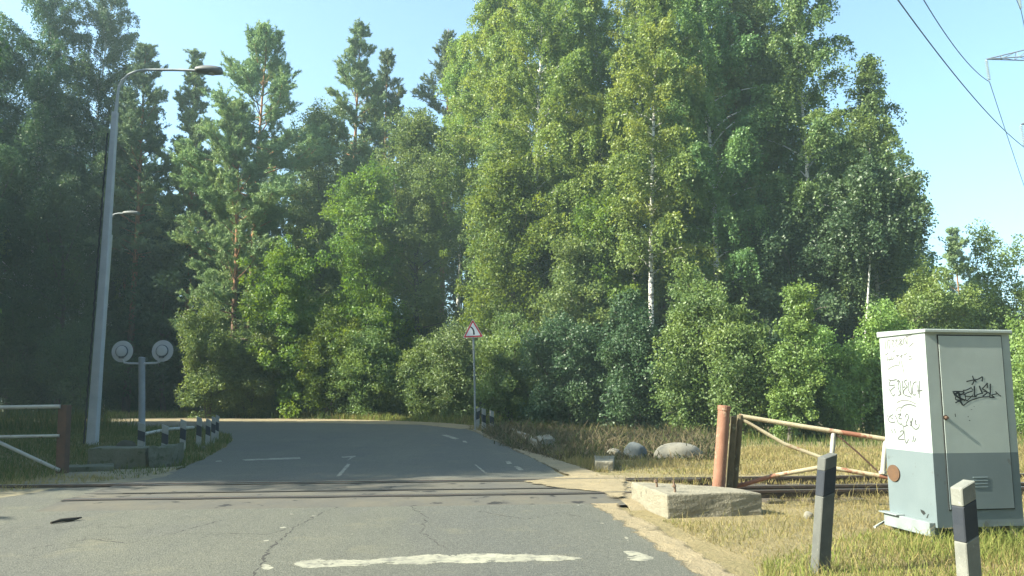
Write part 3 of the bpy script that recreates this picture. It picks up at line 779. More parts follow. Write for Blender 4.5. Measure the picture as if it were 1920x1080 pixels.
# left verge pieces
q = [G(163, 876), G(272, 876), G(272, 876) + Vector((0, 0.55, 0)), G(163, 876) + Vector((0, 0.55, 0))]
rough_block('concrete_beam', hexpts(q, -0.1, 0.36), m_conc2, 'long mossy concrete beam lying on the left verge', 'concrete block', 5, 0.02)
q = [G(277, 878), G(319, 874), G(318, 874) + Vector((0, 0.6, 0)), G(275, 878) + Vector((0, 0.5, 0))]
rough_block('concrete_lump', hexpts(q, -0.1, 0.38), m_conc2, 'broken concrete lump at the road end of the mossy beam', 'concrete block', 8, 0.06)
q = [G(122, 886), G(213, 884), G(213, 878), G(122, 880)]
rough_block('concrete_plank', hexpts(q, -0.05, 0.09), m_conc2, 'low flat concrete plank in front of the mossy beam on the left', 'concrete block', 9, 0.015)
q = [G(1116, 881), G(1150, 881), G(1152, 868), G(1114, 868)]
rough_block('concrete_slab', hexpts(q, -0.05, 0.15), m_conc, 'small square concrete slab beyond the rails at the right road edge', 'concrete block', 12, 0.012)
q = [G(1012, 846), G(1040, 843), G(1030, 834), G(1005, 836)]
rough_block('concrete_kerb', hexpts(q, -0.05, 0.28), m_conc, 'broken concrete kerb piece with dark end in the dry brush', 'concrete block', 14, 0.03)
q = [G(985, 836), G(1008, 845), G(1014, 838), G(960, 814)]
rough_block('concrete_kerb', hexpts(q, -0.05, 0.22), m_conc, 'long slanting concrete kerb piece running back into the dry brush', 'concrete block', 15, 0.03)
def boulder(px, py, wpx, hpx, label, m, seed, dy=1.0, split=False):
    base = G(px, py); k = base.y / FPX
    rx, rz = wpx * k / 2, hpx * k
    bm = bmesh.new(); bmesh.ops.create_icosphere(bm, subdivisions=4, radius=1)
    from mathutils import noise as mn
    for v_ in bm.verts:
        c = v_.co.copy()
        n1 = mn.noise(c * 1.1 + Vector((seed, 1, 0))); n2 = mn.noise(c * 3 + Vector((0, seed, 0)))
        c *= 1 + 0.16 * n1 + 0.05 * n2
        if c.z > 0: c.z = c.z ** 0.8
        v_.co = Vector((c.x * rx, c.y * rx * dy, c.z * rz))
    me = bpy.data.meshes.new('boulder'); bm.to_mesh(me); bm.free(); me.materials.append(m)
    for p in me.polygons: p.use_smooth = True
    o = bpy.data.objects.new('boulder', me); COL.objects.link(o); o.location = base
    return tag(o, label, 'boulder')
m_st1 = m_mottled('granite_pale', (0.200, 0.188, 0.153), (0.147, 0.141, 0.118), 5, 0.9, 0.5, (0.094, 0.088, 0.076), 20, 0.62)
m_st2 = m_mottled('granite_blue', (0.118, 0.129, 0.129), (0.082, 0.094, 0.094), 5, 0.9, 0.5, (0.053, 0.059, 0.059), 20, 0.62)
boulder(1275, 858, 92, 27, 'long pale rounded boulder lying left of the red gate post', m_st1, 2, 0.5)
boulder(1190, 857, 44, 27, 'blue grey rounded boulder left of the long pale one', m_st2, 5, 0.8)
boulder(1152, 853, 28, 12, 'small whitish stone almost hidden in weeds left of the blue grey boulder', m_st1, 9, 0.7)
boulder(1516, 968, 18, 9, 'small pale stone in dry grass left of the leaning post', m_st1, 11, 0.8)
boulder(236, 846, 42, 20, 'dark round lump of earth behind the mossy concrete beam', m_mottled('dark_earth', (0.06, 0.055, 0.04), (0.04, 0.045, 0.03), 8, 0.95, 0.9), 13, 0.8)
boulder(381, 842, 10, 6, 'tiny white stone at the foot of the left verge posts', m_st1, 15, 0.8)
q = MB(); a = G(95, 984); c_ = G(151, 976)
mid = a.lerp(c_, 0.5)
q.tube([a + Vector((0, 0, 0.02)), a.lerp(c_, 0.3) + Vector((0, 0.03, 0.03)), a.lerp(c_, 0.7) + Vector((0, 0.0, 0.025)), c_ + Vector((0, 0.02, 0.03))], [0.012, 0.02, 0.022, 0.008], 7)
tag(q.build('stick', mat('dark_bark', (0.035, 0.028, 0.022), 0.9)), 'short dark stick lying on the sunlit asphalt at the left', 'stick')
q = MB(); q.tube([G(272, 819) + Vector((0, 0, 0.1)), G(315, 814) + Vector((0, 0, 0.17)), G(362, 808) + Vector((0, 0, 0.13))], 0.055, 8)
tag(q.build('fallen_pipe', m_mottled('pipe_white', (0.5, 0.5, 0.46), (0.36, 0.36, 0.33), 5, 0.8, 0.3, (0.12, 0.1, 0.08), 7, 0.6)), 'white peeling pipe lying in the grass behind the left verge posts', 'pipe')

# ------------------------------------------------------------------ gates
m_red = m_mottled('red_primer', (0.252, 0.130, 0.088), (0.202, 0.097, 0.063), 6, 0.8, 0.5, (0.302, 0.210, 0.151), 7, 0.6)
m_brown = m_mottled('brown_post_rust', (0.101, 0.057, 0.040), (0.067, 0.040, 0.030), 6, 0.85, 0.4)
m_peel = m_mottled('peeling_white_red', (0.386, 0.344, 0.235), (0.302, 0.252, 0.168), 5, 0.75, 0.4, (0.227, 0.101, 0.063), 2.6, 0.49)
m_gwhite = m_mottled('gate_white_paint', (0.370, 0.370, 0.329), (0.282, 0.282, 0.255), 5, 0.75, 0.3, (0.168, 0.108, 0.067), 6, 0.62)
m_old = m_mottled('weathered_wood', (0.148, 0.121, 0.074), (0.087, 0.074, 0.047), 8, 0.95, 0.6, (0.202, 0.202, 0.134), 9, 0.62)
gy = G(1347, 914, 0.2).y
pb2 = P(1347, 914, gy); pt3 = P(1358, 762, gy)
q = MB(); q.tube([pb2 - Vector((0, 0, 0.3)), pb2, pb2.lerp(pt3, 0.5) + Vector((0.004, 0, 0)), pt3], [0.082, 0.08, 0.078, 0.077], 20)
q.lathe([(0.0, 0.012), (0.07, 0.012), (0.084, 0.004), (0.084, -0.05), (0.078, -0.055)], pt3, (pt3 - pb2), 20)
tag(q.build('gate_post', m_red), 'round rust red gate post beside the big concrete block', 'gate post')
q = MB(); y2 = gy + 0.1
for k, (xb, xt, yt, wd) in enumerate([(1364, 1377, 781, 0.05), (1372, 1383, 783, 0.05)]):
    a = P(xb, 914, y2); c_ = P(xt, yt, y2)
    q.hexa([a + Vector((-wd, -.03 + .03 * k, -0.3)), a + Vector((wd * .6, -.03 + .03 * k, -0.3)), a + Vector((wd * .6, .05, -0.3)), a + Vector((-wd, .05, -0.3)), c_ + Vector((-wd * .8, -.03 + .03 * k, 0)), c_ + Vector((wd * .6, -.03 + .03 * k, 0.01)), c_ + Vector((wd * .6, .05, 0.01)), c_ + Vector((-wd * .8, .05, 0))])
    break
tag(q.build('wooden_post', m_old, None, 0.008), 'weathered wooden post squeezed between red gate post and gate', 'post')
# right gate: sagging pipe frame
gR = thing('swing_gate', 'open red and white pipe gate sagging across the railway track', 'gate', (P(1384, 912, y2).x, y2, 0), 'crossing swing gates')
def gpt(px, py): return P(px, py, y2 + 0.08 - (px - 1387) / 275.0 * 0.35)
q = MB(); q.tube([gpt(1377, 914), gpt(1388, 778)], 0.042, 12)
q.build('stile', m_old, gR)
q = MB(); q.tube([gpt(1386, 780), gpt(1520, 802), gpt(1664, 824)], 0.03, 12); q.build('top_rail', m_peel, gR)
q = MB(); q.tube([gpt(1391, 786), gpt(1470, 832), gpt(1545, 860)], 0.025, 10); q.build('brace', m_peel, gR)
q = MB(); q.tube([gpt(1378, 912), gpt(1400, 907), gpt(1450, 892), gpt(1545, 875), gpt(1600, 884), gpt(1675, 897)], 0.028, 12); q.build('bottom_rail', m_peel, gR)
q = MB(); q.tube([gpt(1563, 812), gpt(1558, 877)], 0.03, 10); q.build('upright', m_gwhite, gR)
q = MB(); q.tube([gpt(1661, 824), gpt(1655, 890)], 0.032, 10); q.lathe([(0, 0), (.05, 0), (.05, .03), (0, .03)], gpt(1655, 888), (0, 0, 1), 8); q.build('upright', m_gwhite, gR)
q = MB(); q.tube([gpt(1569, 815), gpt(1610, 850), gpt(1650, 888)], 0.012, 6); q.build('tie_rod', m_brown, gR)
# left gate
ly = G(116, 888).y
q = MB(); a = P(117, 888, ly); c_ = P(122, 759, ly)
q.hexa([a + Vector((sx * .08, sy * .08, -0.2)) for sx, sy in ((-1, -1), (1, -1), (1, 1), (-1, 1))] + [c_ + Vector((sx * .08, sy * .08, 0)) for sx, sy in ((-1, -1), (1, -1), (1, 1), (-1, 1))])
tag(q.build('gate_post', m_brown, None, 0.01), 'square dark brown gate post at the left end of the crossing', 'gate post')
gL = thing('swing_gate', 'white pipe gate at the left edge of the picture, fixed to the brown post', 'gate', (a.x, ly, 0), 'crossing swing gates')
q = MB(); q.tube([P(113, 762, ly - .1), P(-60, 765, ly - .3), P(-180, 767, ly - .4)], 0.036, 10); q.build('top_rail', m_gwhite, gL)
q = MB(); q.tube([P(111, 817, ly - .1), P(-60, 820, ly - .3), P(-180, 822, ly - .4)], 0.028, 10); q.build('middle_rail', m_gwhite, gL)
q = MB(); q.tube([P(112, 882, ly - .1), P(0, 830, ly - .24), P(-60, 805, ly - .3)], 0.03, 10); q.build('brace', m_gwhite, gL)
q = MB(); q.tube([P(-180, 765, ly - .4), P(-180, 880, ly - .4)], 0.036, 10); q.build('upright', m_gwhite, gL)

# ------------------------------------------------------------------ bend sign
sb = G(891, 806); sY = sb.y
m_galv = m_mottled('galvanised_steel', (0.34, 0.36, 0.35), (0.25, 0.27, 0.27), 4, 0.55, 0.1, metal=0.3)
sgn = thing('traffic_sign', 'triangular warning sign with red border and black left bend arrow on a thin leaning pole', 'traffic sign', sb)
q = MB(); q.tube([sb - Vector((0, 0, 0.3)), sb, P(890, 720, sY), P(886.5, 602, sY)], 0.04, 10); q.build('pole', m_galv, sgn)
def tri(cx, cy, s, r, yo):
    pts = []
    top = (886.3, 597.5); bl = (867.5, 634); br = (907, 632)
    C = ((top[0] + bl[0] + br[0]) / 3, (top[1] + bl[1] + br[1]) / 3)
    V = [(C[0] + (p[0] - C[0]) * s, C[1] + (p[1] - C[1]) * s) for p in (top, br, bl)]
    for i in range(3):
        p, pr, nx_ = V[i], V[i - 1], V[(i + 1) % 3]
        for t in (0, 0.25, 0.5, 0.75, 1):
            a_ = np.array(p) + (np.array(pr) - np.array(p)) * r; b__ = np.array(p) + (np.array(nx_) - np.array(p)) * r
            m_ = (1 - t) ** 2 * a_ + 2 * t * (1 - t) * np.array(p) + t * t * b__
            pts.append(P(m_[0], m_[1], sY - 0.06 + yo))
    return pts
q = MB(); q.prism(tri(0, 0, 1.0, 0.09, 0.0), (0, 0.02, 0)); q.build('back_plate', m_mottled('sign_edge', (0.62, 0.6, 0.52), (0.55, 0.53, 0.46), 4, 0.6), sgn)
q = MB(); q.poly(tri(0, 0, 0.93, 0.09, -0.004)); q.build('border', mat('sign_red', (0.55, 0.045, 0.05), 0.5), sgn, recalc=False)
q = MB(); q.poly(tri(0, 0, 0.70, 0.05, -0.008)); q.build('face', mat('sign_white', (0.72, 0.72, 0.72), 0.5), sgn, recalc=False)
q = MB(); arc = smooth([(881.6, 612.5), (884.5, 614.5), (886.8, 617.5), (888.2, 621.5), (888.8, 627.5)], 6)
ap = [P(x_, y_, sY - 0.06 - 0.009) for x_, y_ in arc]; n_ = len(ap); L_ = []; R_ = []
for i, p in enumerate(ap):
    d_ = (ap[min(i + 1, n_ - 1)] - ap[max(i - 1, 0)]).normalized(); s_ = Vector((0, -1, 0)).cross(d_) * (0.017 + 0.012 * i / n_ + 0.006)
    L_.append(p + s_); R_.append(p - s_)
q.add(L_ + R_, [(i, i + 1, n_ + i + 1, n_ + i) for i in range(n_ - 1)]); q.build('arrow', mat('sign_black', (0.012, 0.013, 0.015), 0.6), sgn, recalc=False)

# ------------------------------------------------------------------ street lamps
m_pole = m_mottled('lamp_pole_concrete', (0.4, 0.42, 0.43), (0.32, 0.34, 0.35), 3, 0.85, 0.3)
m_tube = m_mottled('lamp_tube_steel', (0.36, 0.39, 0.39), (0.28, 0.3, 0.31), 4, 0.6, 0.1)
m_lhead = m_mottled('lamp_head_grey', (0.150, 0.158, 0.150), (0.112, 0.120, 0.116), 4, 0.5, 0.1)
m_glass = mat('lamp_glass', (0.375, 0.398, 0.390), 0.2, 0, 0.5)
def lamp(label, base, bw, tw, ptop, arm, head_w, Y, cable):
    root = thing('street_lamp', label, 'street lamp', base, 'street lamps')
    q = MB(); top = ptop
    d = 0.85
    q.hexa([base + Vector((sx * bw, sy * bw * d, -0.2)) for sx, sy in ((-1, -1), (1, -1), (1, 1), (-1, 1))] + [top + Vector((sx * tw, sy * tw * d, 0)) for sx, sy in ((-1, -1), (1, -1), (1, 1), (-1, 1))])
    q.build('pole', m_pole, root, 0.025, 2)
    q = MB(); q.tube(arm, [0.05] * 2 + [0.037] * (len(arm) - 2), 10); q.build('arm', m_tube, root)
    e = arm[-1]; L = head_w
    q = MB(); n = 12; k = 14; vs_ = []
    for i in range(n + 1):
        t = i / n; x = e.x - 0.06 + t * L
        wv = 0.07 + 0.14 * math.sin(math.pi * min(1, t * 0.86 + 0.08)) ** 0.5
        hv = 0.05 + 0.1 * math.sin(math.pi * min(1.0, t * 0.8 + 0.12)) ** 0.6
        for j_ in range(k):
            a = 2 * math.pi * j_ / k
            zz = math.sin(a); zz = zz * hv if zz > 0 else zz * (0.06 + 0.06 * min(1, t * 2))
            vs_.append((x, e.y + wv * math.cos(a), e.z + zz))
    fs = [(i * k + j_, i * k + (j_ + 1) % k, (i + 1) * k + (j_ + 1) % k, (i + 1) * k + j_) for i in range(n) for j_ in range(k)]
    q.smooth = True; q.add(vs_, fs + [tuple(range(k)), tuple(range(n * k, n * k + k))])
    q.build('lamp_head', m_lhead, root)
    q = MB(); 
    pr = [(0.0, -0.1), (0.08, -0.09), (0.125, -0.06), (0.14, -0.03), (0.14, 0.0)]
    q.lathe(pr, Vector((e.x - 0.06 + L * 0.62, e.y, e.z - 0.035)), (0, 0, 1), 16)
    o = q.build('lamp_glass', m_glass, root)
    if cable:
        q = MB(); pts = []
        for i in range(60):
            t = i / 59; p = base.lerp(top, t * 0.93)
            pts.append(p + Vector((-(bw + (tw - bw) * t) - 0.05 + (0.012 if i % 2 else -0.012), -0.1, 0)))
        q.tube(pts, 0.025, 6); q.build('cable', mat('black_cable', (0.02, 0.025, 0.03), 0.7), root)
    return root
lb = G(173, 833); LY = lb.y
ltop = P(216, 210, LY)
arm = [ltop - Vector((0, 0, .4))] + [P(x, y_, LY) for x, y_ in ((219, 195), (222.5, 165), (229, 151), (241, 140), (256, 133.5), (272, 131), (300, 131), (340, 131.5), (372, 132.5))]
lamp('tall grey concrete street lamp with curved arm beside the crossing signal', lb, 0.135, 0.082, ltop, arm, 0.75, LY, True)
l2Y = 44.0
l2b = Vector((P(150, 790, l2Y).x, l2Y, 0)); l2t = P(207, 440, l2Y); l2b.x = l2t.x - 0.15
arm2 = [l2t - Vector((0, 0, .4)), l2t + Vector((.02, 0, .5)), P(208, 410, l2Y), P(213, 402, l2Y), P(222, 400, l2Y), P(234, 400, l2Y)]
lamp('distant street lamp whose pale head shows in the pines right of the tall lamp pole', l2b, 0.17, 0.1, l2t, arm2, 0.85, l2Y, False)

# ------------------------------------------------------------------ railway crossing signal, seen from behind
cb = G(267, 838); cY = cb.y
m_sig = m_mottled('signal_grey_paint', (0.240, 0.264, 0.280), (0.192, 0.216, 0.232), 4, 0.7, 0.15)
m_disc = m_mottled('disc_grey', (0.44, 0.46, 0.46), (0.36, 0.38, 0.39), 3, 0.7, 0.1)
m_house = m_mottled('signal_housing', (0.112, 0.128, 0.144), (0.080, 0.096, 0.104), 5, 0.6, 0.1)
cs = thing('crossing_signal', 'grey railway crossing signal seen from behind, two round discs on a bar', 'signal', cb)
q = MB(); q.tube([cb - Vector((0, 0, .2)), P(266, 672, cY)], 0.085, 14); q.lathe([(0.0, 0.03), (0.07, 0.02), (0.09, 0.0), (0.09, -0.03)], P(266, 671, cY), (0, 0, 1), 14); q.build('mast', m_sig, cs)
q = MB(); q.tube([P(x, y_, cY - 0.02) for x, y_ in ((230, 674), (233, 680), (242, 681.5), (268, 681.5), (292, 681), (299, 678.5), (303, 672))], 0.028, 10); q.build('crossbar', m_disc, cs)
for px, py in ((229, 659), (304.5, 658)):
    c = P(px, py, cY - 0.02)
    q = MB(); q.lathe([(0.0, 0.0), (0.285, 0.0), (0.29, -0.012), (0.285, -0.02), (0.0, -0.02)], c, (0, -1, 0), 36)
    dd = q.build('disc', m_disc, cs)
    q = MB(); q.lathe([(0.165, 0.001), (0.165, 0.03), (0.15, 0.045)], c, (0, -1, 0), 28)
    q.box(c + Vector((0, -0.03, -0.155)), (0.12, 0.05, 0.06))
    hh = q.build('housing', m_house, dd); 
    q = MB(); q.lathe([(0.142, 0.045), (0.13, 0.058), (0.06, 0.066), (0.0, 0.068)], c, (0, -1, 0), 28); q.box(c + Vector((0, -0.072, 0.005)), (0.06, 0.02, 0.012))
    q.build('rear_cover', m_disc, dd)

# ------------------------------------------------------------------ power line pylon at the right
m_steel = mat('pylon_steel', (0.17, 0.185, 0.2), 0.6, 0.3)
m_ins = mat('insulator_glass', (0.45, 0.5, 0.48), 0.3)
m_wire = mat('wire_dark', (0.06, 0.09, 0.09), 0.6)
TY = 60.0
tipA = P(1849, 111, TY); tipB = P(1914, 233, TY); tipC = P(1908, -22, TY)
TX = P(1990, 300, TY).x + 1.6
py_ = thing('power_pylon', 'steel lattice power pylon at the right edge, its crossarm tip reaching into the sky', 'pylon', (TX, TY, 0))
q = MB(); hw0, hw1, HT = 2.6, 0.75, tipC.z + 4
def tw(z): return hw0 + (hw1 - hw0) * min(1, z / tipB.z)
lev = [0, 4, 8, 11.5, 14.5, 17, 19.2, 21.4, 23.6, 25.8, 28, 30.2, 32.4, HT]
for a, b_ in zip(lev[:-1], lev[1:]):
    for sx, sy in ((-1, -1), (1, -1), (1, 1), (-1, 1)):
        q.tube([(TX + sx * tw(a), TY + sy * tw(a), a), (TX + sx * tw(b_), TY + sy * tw(b_), b_)], 0.07, 4, False)
    for (s1, s2) in (((-1, -1), (1, -1)), ((1, -1), (1, 1)), ((1, 1), (-1, 1)), ((-1, 1), (-1, -1))):
        q.tube([(TX + s1[0] * tw(a), TY + s1[1] * tw(a), a), (TX + s2[0] * tw(b_), TY + s2[1] * tw(b_), b_)], 0.04, 4, False)
        q.tube([(TX + s2[0] * tw(a), TY + s2[1] * tw(a), a), (TX + s1[0] * tw(b_), TY + s1[1] * tw(b_), b_)], 0.04, 4, False)
        q.tube([(TX + s1[0] * tw(b_), TY + s1[1] * tw(b_), b_), (TX + s2[0] * tw(b_), TY + s2[1] * tw(b_), b_)], 0.04, 4, False)
q.build('tower', m_steel, py_)
def crossarm(tip, side):
    q = MB(); rz = tip.z + 0.15; rt = tip.z + 1.6; n = 5
    end = TX + side * -hw1
    lo = [[Vector((tip.x + (end - tip.x) * k / n, TY + s * hw1 * k / n, tip.z + 0.15 * k / n)) for k in range(n + 1)] for s in (-1, 1)]
    hi = [Vector((tip.x + (end - tip.x) * k / n, TY, tip.z + 1.5 * k / n)) for k in range(n + 1)]
    for l in lo: q.tube(l, 0.05, 4, False)
    q.tube(hi, 0.05, 4, False)
    for k in range(1, n):
        for l in lo:
            q.tube([l[k], hi[k]], 0.03, 4, False); q.tube([l[k], hi[k + 1]], 0.025, 4, False)
        q.tube([lo[0][k], lo[1][k + 1]], 0.025, 4, False); q.tube([lo[0][k], lo[1][k]], 0.025, 4, False)
    q.build('crossarm', m_steel, py_)
def insulator(tip, L):
    q = MB(); n = 12; prof = []
    q.tube([tip, tip - Vector((-0.12, 0, L))], 0.02, 5)
    for k in range(n):
        t = (k + 1.2) / (n + 1.6); p = tip - Vector((-0.12 * t, 0, L * t))
        q.lathe([(0.02, 0.035), (0.13, 0.0), (0.13, -0.012), (0.04, -0.02), (0.02, -0.035)], p, (0, 0, 1), 10)
    q.build('insulator_string', m_ins, py_)
    return tip - Vector((-0.12, 0, L))
wires = []
for tip in (tipA, tipB, tipC):
    for side in (1, -1):
        t = tip if side == 1 else Vector((2 * TX - tip.x, tip.y, tip.z))
        crossarm(t, side)
        e = insulator(t, 1.85)
        if side == 1: wires.append(e)
def wire(e, near, farp, label):
    q = MB(); pts = []
    for k in range(25):
        t = k / 24; p = near.lerp(e, t); pts.append(p - Vector((0, 0, 4 * 0.9 * t * (1 - t))))
    q.tube(pts, 0.03, 5, False); pts = []
    for k in range(25):
        t = k / 24; p = e.lerp(farp, t); pts.append(p - Vector((0, 0, 4 * 3.4 * t * (1 - t))))
    q.tube(pts, 0.03, 5, False)
    return tag(q.build('power_line', m_wire), label, 'power line', 'power lines')
for e, px0, lab in ((wires[0], (1742, 0), 'thin power line hanging from the insulator at the tip of the visible crossarm'),
                    (wires[1], (1699, 0), 'lower power line crossing the sky left of the crossarm'),
                    (wires[2], None, 'short stretch of power line at the top right corner of the sky')):
    fx = e + Vector((0.74, 1, 0)).normalized() * 170
    if px0:
        z = e.z - (2.6 if px0[0] == 1742 else 1.6)
        d_ = ray(*px0); k = (z - CAM_Z) / d_.z; nr = Vector((d_.x * k, d_.y * k, z))
        nr = e + (nr - e) * 1.25
    else:
        nr = e + Vector((-18, -24, -3))
    wire(e, nr, fx, lab)

# ------------------------------------------------------------------ trees
def unit(v): return v / np.maximum(np.linalg.norm(v, axis=-1, keepdims=True), 1e-9)
def leaf_quads(c, nrm, axis, a, b_, r):
    """kite-shaped leaves: centre, normal, long axis, half sizes"""
    nrm = unit(nrm); t = unit(axis - nrm * (axis * nrm).sum(-1, keepdims=True)); s = np.cross(nrm, t)
    a = np.asarray(a)[:, None]; b_ = np.asarray(b_)[:, None]
    return np.stack([c - t * a, c + s * b_ + t * a * 0.15, c + t * a, c - s * b_ + t * a * 0.15], 1)
def path(p0, az, el, L, droop, n, r, wob=0.06):
    p = np.array(p0, float); out = [p.copy()]; e = el; a = az
    for k in range(n):
        d = np.array([math.cos(a) * math.cos(e), math.sin(a) * math.cos(e), math.sin(e)])
        p = p + d * L / n; out.append(p.copy()); e -= droop / n; a += r.randn() * wob * 2; e += r.randn() * wob
    return np.array(out)
def along(pts, u):
    f = np.clip(u, 0, 1) * (len(pts) - 1); i = np.minimum(f.astype(int), len(pts) - 2); w_ = (f - i)[:, None]
    return pts[i] * (1 - w_) + pts[i + 1] * w_
def trunk_path(Ht, r, sway, lean=0.0):
    n = 12; t = np.linspace(0, 1, n); ph = r.rand(2) * 6
    return np.stack([sway * np.sin(t * 3 + ph[0]) - sway * math.sin(ph[0]) + lean * t, sway * np.sin(t * 2.4 + ph[1]) - sway * math.sin(ph[1]), t * Ht], 1)
def trunk_at(tp, h): return along(tp, np.array([h / tp[-1, 2]]))[0]

def birch_geo(Ht, Rc, hb, seed, dens=1.0, leaf=0.063, weep=1.0, full=0.5):
    r = np.random.RandomState(seed); tb = MB(); tp = trunk_path(Ht, r, 0.35)
    r0 = 0.0062 * Ht + 0.02; Rc *= 1.22
    tb.tube([tuple(p) for p in tp], [r0 * (1 - 0.93 * k / 11) for k in range(12)], 9, False)
    Q = []; npr = int(34 + Ht * 1.2)
    for i in range(npr):
        t = (i + r.rand()) / npr; h = hb + (Ht - hb) * t ** 0.95
        prof = min(1.0, (0.35 + full * 1.3) if t < .05 else (0.45 + 1.7 * t)) * (1 - t) ** 0.62 + 0.08
        L = Rc * prof * (0.7 + 0.55 * r.rand())
        pts = path(trunk_at(tp, h), i * 2.4 + r.rand(), R(28 + 38 * t + 12 * r.randn()), L * 1.15, R(45) * weep, 6, r)
        tb.tube([tuple(p) for p in pts], [max(0.008, 0.012 * L * (1 - 0.85 * k / 6) + 0.006) for k in range(7)], 4, False)
        nt_ = int((8 + 7.5 * L) * dens)
        us = 0.18 + 0.82 * r.rand(nt_) ** 0.75
        o = along(pts, us)
        for j_ in range(nt_):
            a = r.rand() * 6.28; l = (0.5 + 1.15 * r.rand()) * (0.6 + 0.12 * Rc) * (1.15 - 0.5 * t)
            m_ = int(29 * l / 0.8) + 12
            s_ = r.rand(m_); out = 0.55 * l * (1 - np.exp(-2.2 * s_)); dn = weep * l * (0.15 * s_ + 0.9 * s_ ** 2) - 0.12 * l * s_ * (2 - weep)
            c = o[j_] + np.stack([math.cos(a) * out, math.sin(a) * out, -dn], 1) + r.randn(m_, 3) * 0.085
            nr = r.randn(m_, 3) + np.array([0, 0, 0.5]); ax = r.randn(m_, 3) + np.array([0, 0, -1.0])
            z = leaf * (0.75 + 0.5 * r.rand(m_))
            Q.append(leaf_quads(c, nr, ax, z, z * 0.72, r))
    return tb, np.concatenate(Q)

def broad_geo(Ht, Rc, hb, seed, dens=1.0, leaf=0.068, stems=1, cl=0.6, top_round=0.6, lay=0.85, per=150):
    """round-crowned broadleaf or many-stemmed shrub: leaves sit in layered sprays"""
    r = np.random.RandomState(seed); tb = MB(); Q = []
    for st in range(stems):
        if stems == 1: tp = trunk_path(Ht * 0.96, r, 0.3)
        else:
            az = st * 2.4 + r.rand(); sp = Rc * (0.15 + 0.35 * r.rand()); hh = Ht * (1.0 if st == 0 else 0.5 + 0.45 * r.rand()); sp *= (0.25 if st == 0 else 1.25)
            tp = trunk_path(hh, r, 0.15); tp[:, 0] += math.cos(az) * sp * np.linspace(0.15, 1, 12) ** 1.2; tp[:, 1] += math.sin(az) * sp * np.linspace(0.15, 1, 12) ** 1.2
        hh = tp[-1, 2]; r0 = (0.011 * Ht + 0.02) / (1 if stems == 1 else 2.2)
        tb.tube([tuple(p) for p in tp], [r0 * (1 - 0.9 * k / 11) for k in range(12)], 8, False)
        npr = max(6, int((22 + 1.3 * Ht) / (1 if stems == 1 else stems * 0.55)))
        for i in range(npr):
            t = (i + r.rand()) / npr; h = hb + (hh - hb) * t
            prof = (0.6 + 1.1 * t if t < 0.36 else 1.0) * (1 - max(0, (t - 0.36) / 0.66) ** 2) ** top_round * (1 if t < .9 else .8) + 0.05
            L = Rc * min(1, prof) * (0.62 + 0.55 * r.rand()) * (1 if stems == 1 else 0.75)
            pts = path(trunk_at(tp, h), i * 2.4 + r.rand() * 1.2, R(24 + 42 * t + 18 * r.randn()), L, R(25 * r.randn()), 5, r)
            tb.tube([tuple(p) for p in pts], [max(0.006, 0.013 * L * (1 - 0.85 * k / 5) + 0.005) for k in range(6)], 4, False)
            nc = int((2.6 + 2.7 * L) * dens) + 1
            us = 0.3 + 0.75 * r.rand(nc)
            cs_ = along(pts, us) + r.randn(nc, 3) * np.array([0.5, 0.5, 0.6]) * min(1.2, 0.3 + 0.3 * L)
            for j_ in range(nc):
                rc = cl * (0.45 + 0.85 * r.rand()); m_ = int(per * (rc / cl) ** 1.6) + 8
                d = unit(r.randn(m_, 3)); d[:, 2] += 0.12
                rad = rc * (0.45 + 0.6 * r.rand(m_))
                c = cs_[j_] + d * rad[:, None] * np.array([1, 1, lay])
                nr = d * 0.45 + np.array([0, 0, 0.3]) + r.randn(m_, 3) * 0.9
                ax = d + r.randn(m_, 3) * 0.6 + np.array([0, 0, -0.35])
                z = leaf * (0.7 + 0.6 * r.rand(m_))
                Q.append(leaf_quads(c, nr, ax, z, z * 0.66, r))
    # young shoots that break the outline
    allc = np.concatenate([q_[:, 0] for q_ in Q]); top = allc[allc[:, 2] > hb + 0.25 * (Ht - hb)]
    rad = np.hypot(top[:, 0], top[:, 1]); out = top[(rad > 0.45 * Rc) | (top[:, 2] > hb + 0.7 * (Ht - hb))]
    for i in range(int(14 + 9 * Rc)):
        p0 = out[r.randint(len(out))]; a = math.atan2(p0[1], p0[0]) + r.randn() * 0.5
        L = (0.35 + 0.6 * r.rand()) * (0.7 + 0.16 * Rc)
        d = np.array([math.cos(a) * 0.55, math.sin(a) * 0.55, 0.75 + 0.3 * r.randn()]); d /= np.linalg.norm(d)
        p0 = p0 - d * 0.35 * L
        tb.tube([tuple(p0), tuple(p0 + d * L * 0.5), tuple(p0 + d * L)], [0.012, 0.008, 0.004], 3, False)
        m_ = int(26 + 30 * L); s_ = r.rand(m_)
        c = p0 + d * (s_ * L)[:, None] + r.randn(m_, 3) * (0.05 + 0.09 * (1 - s_))[:, None]
        z = leaf * (0.7 + 0.5 * r.rand(m_))
        Q.append(leaf_quads(c, r.randn(m_, 3) + np.array([0, 0, 0.4]), r.randn(m_, 3) + d, z, z * 0.66, r))
    return tb, np.concatenate(Q)

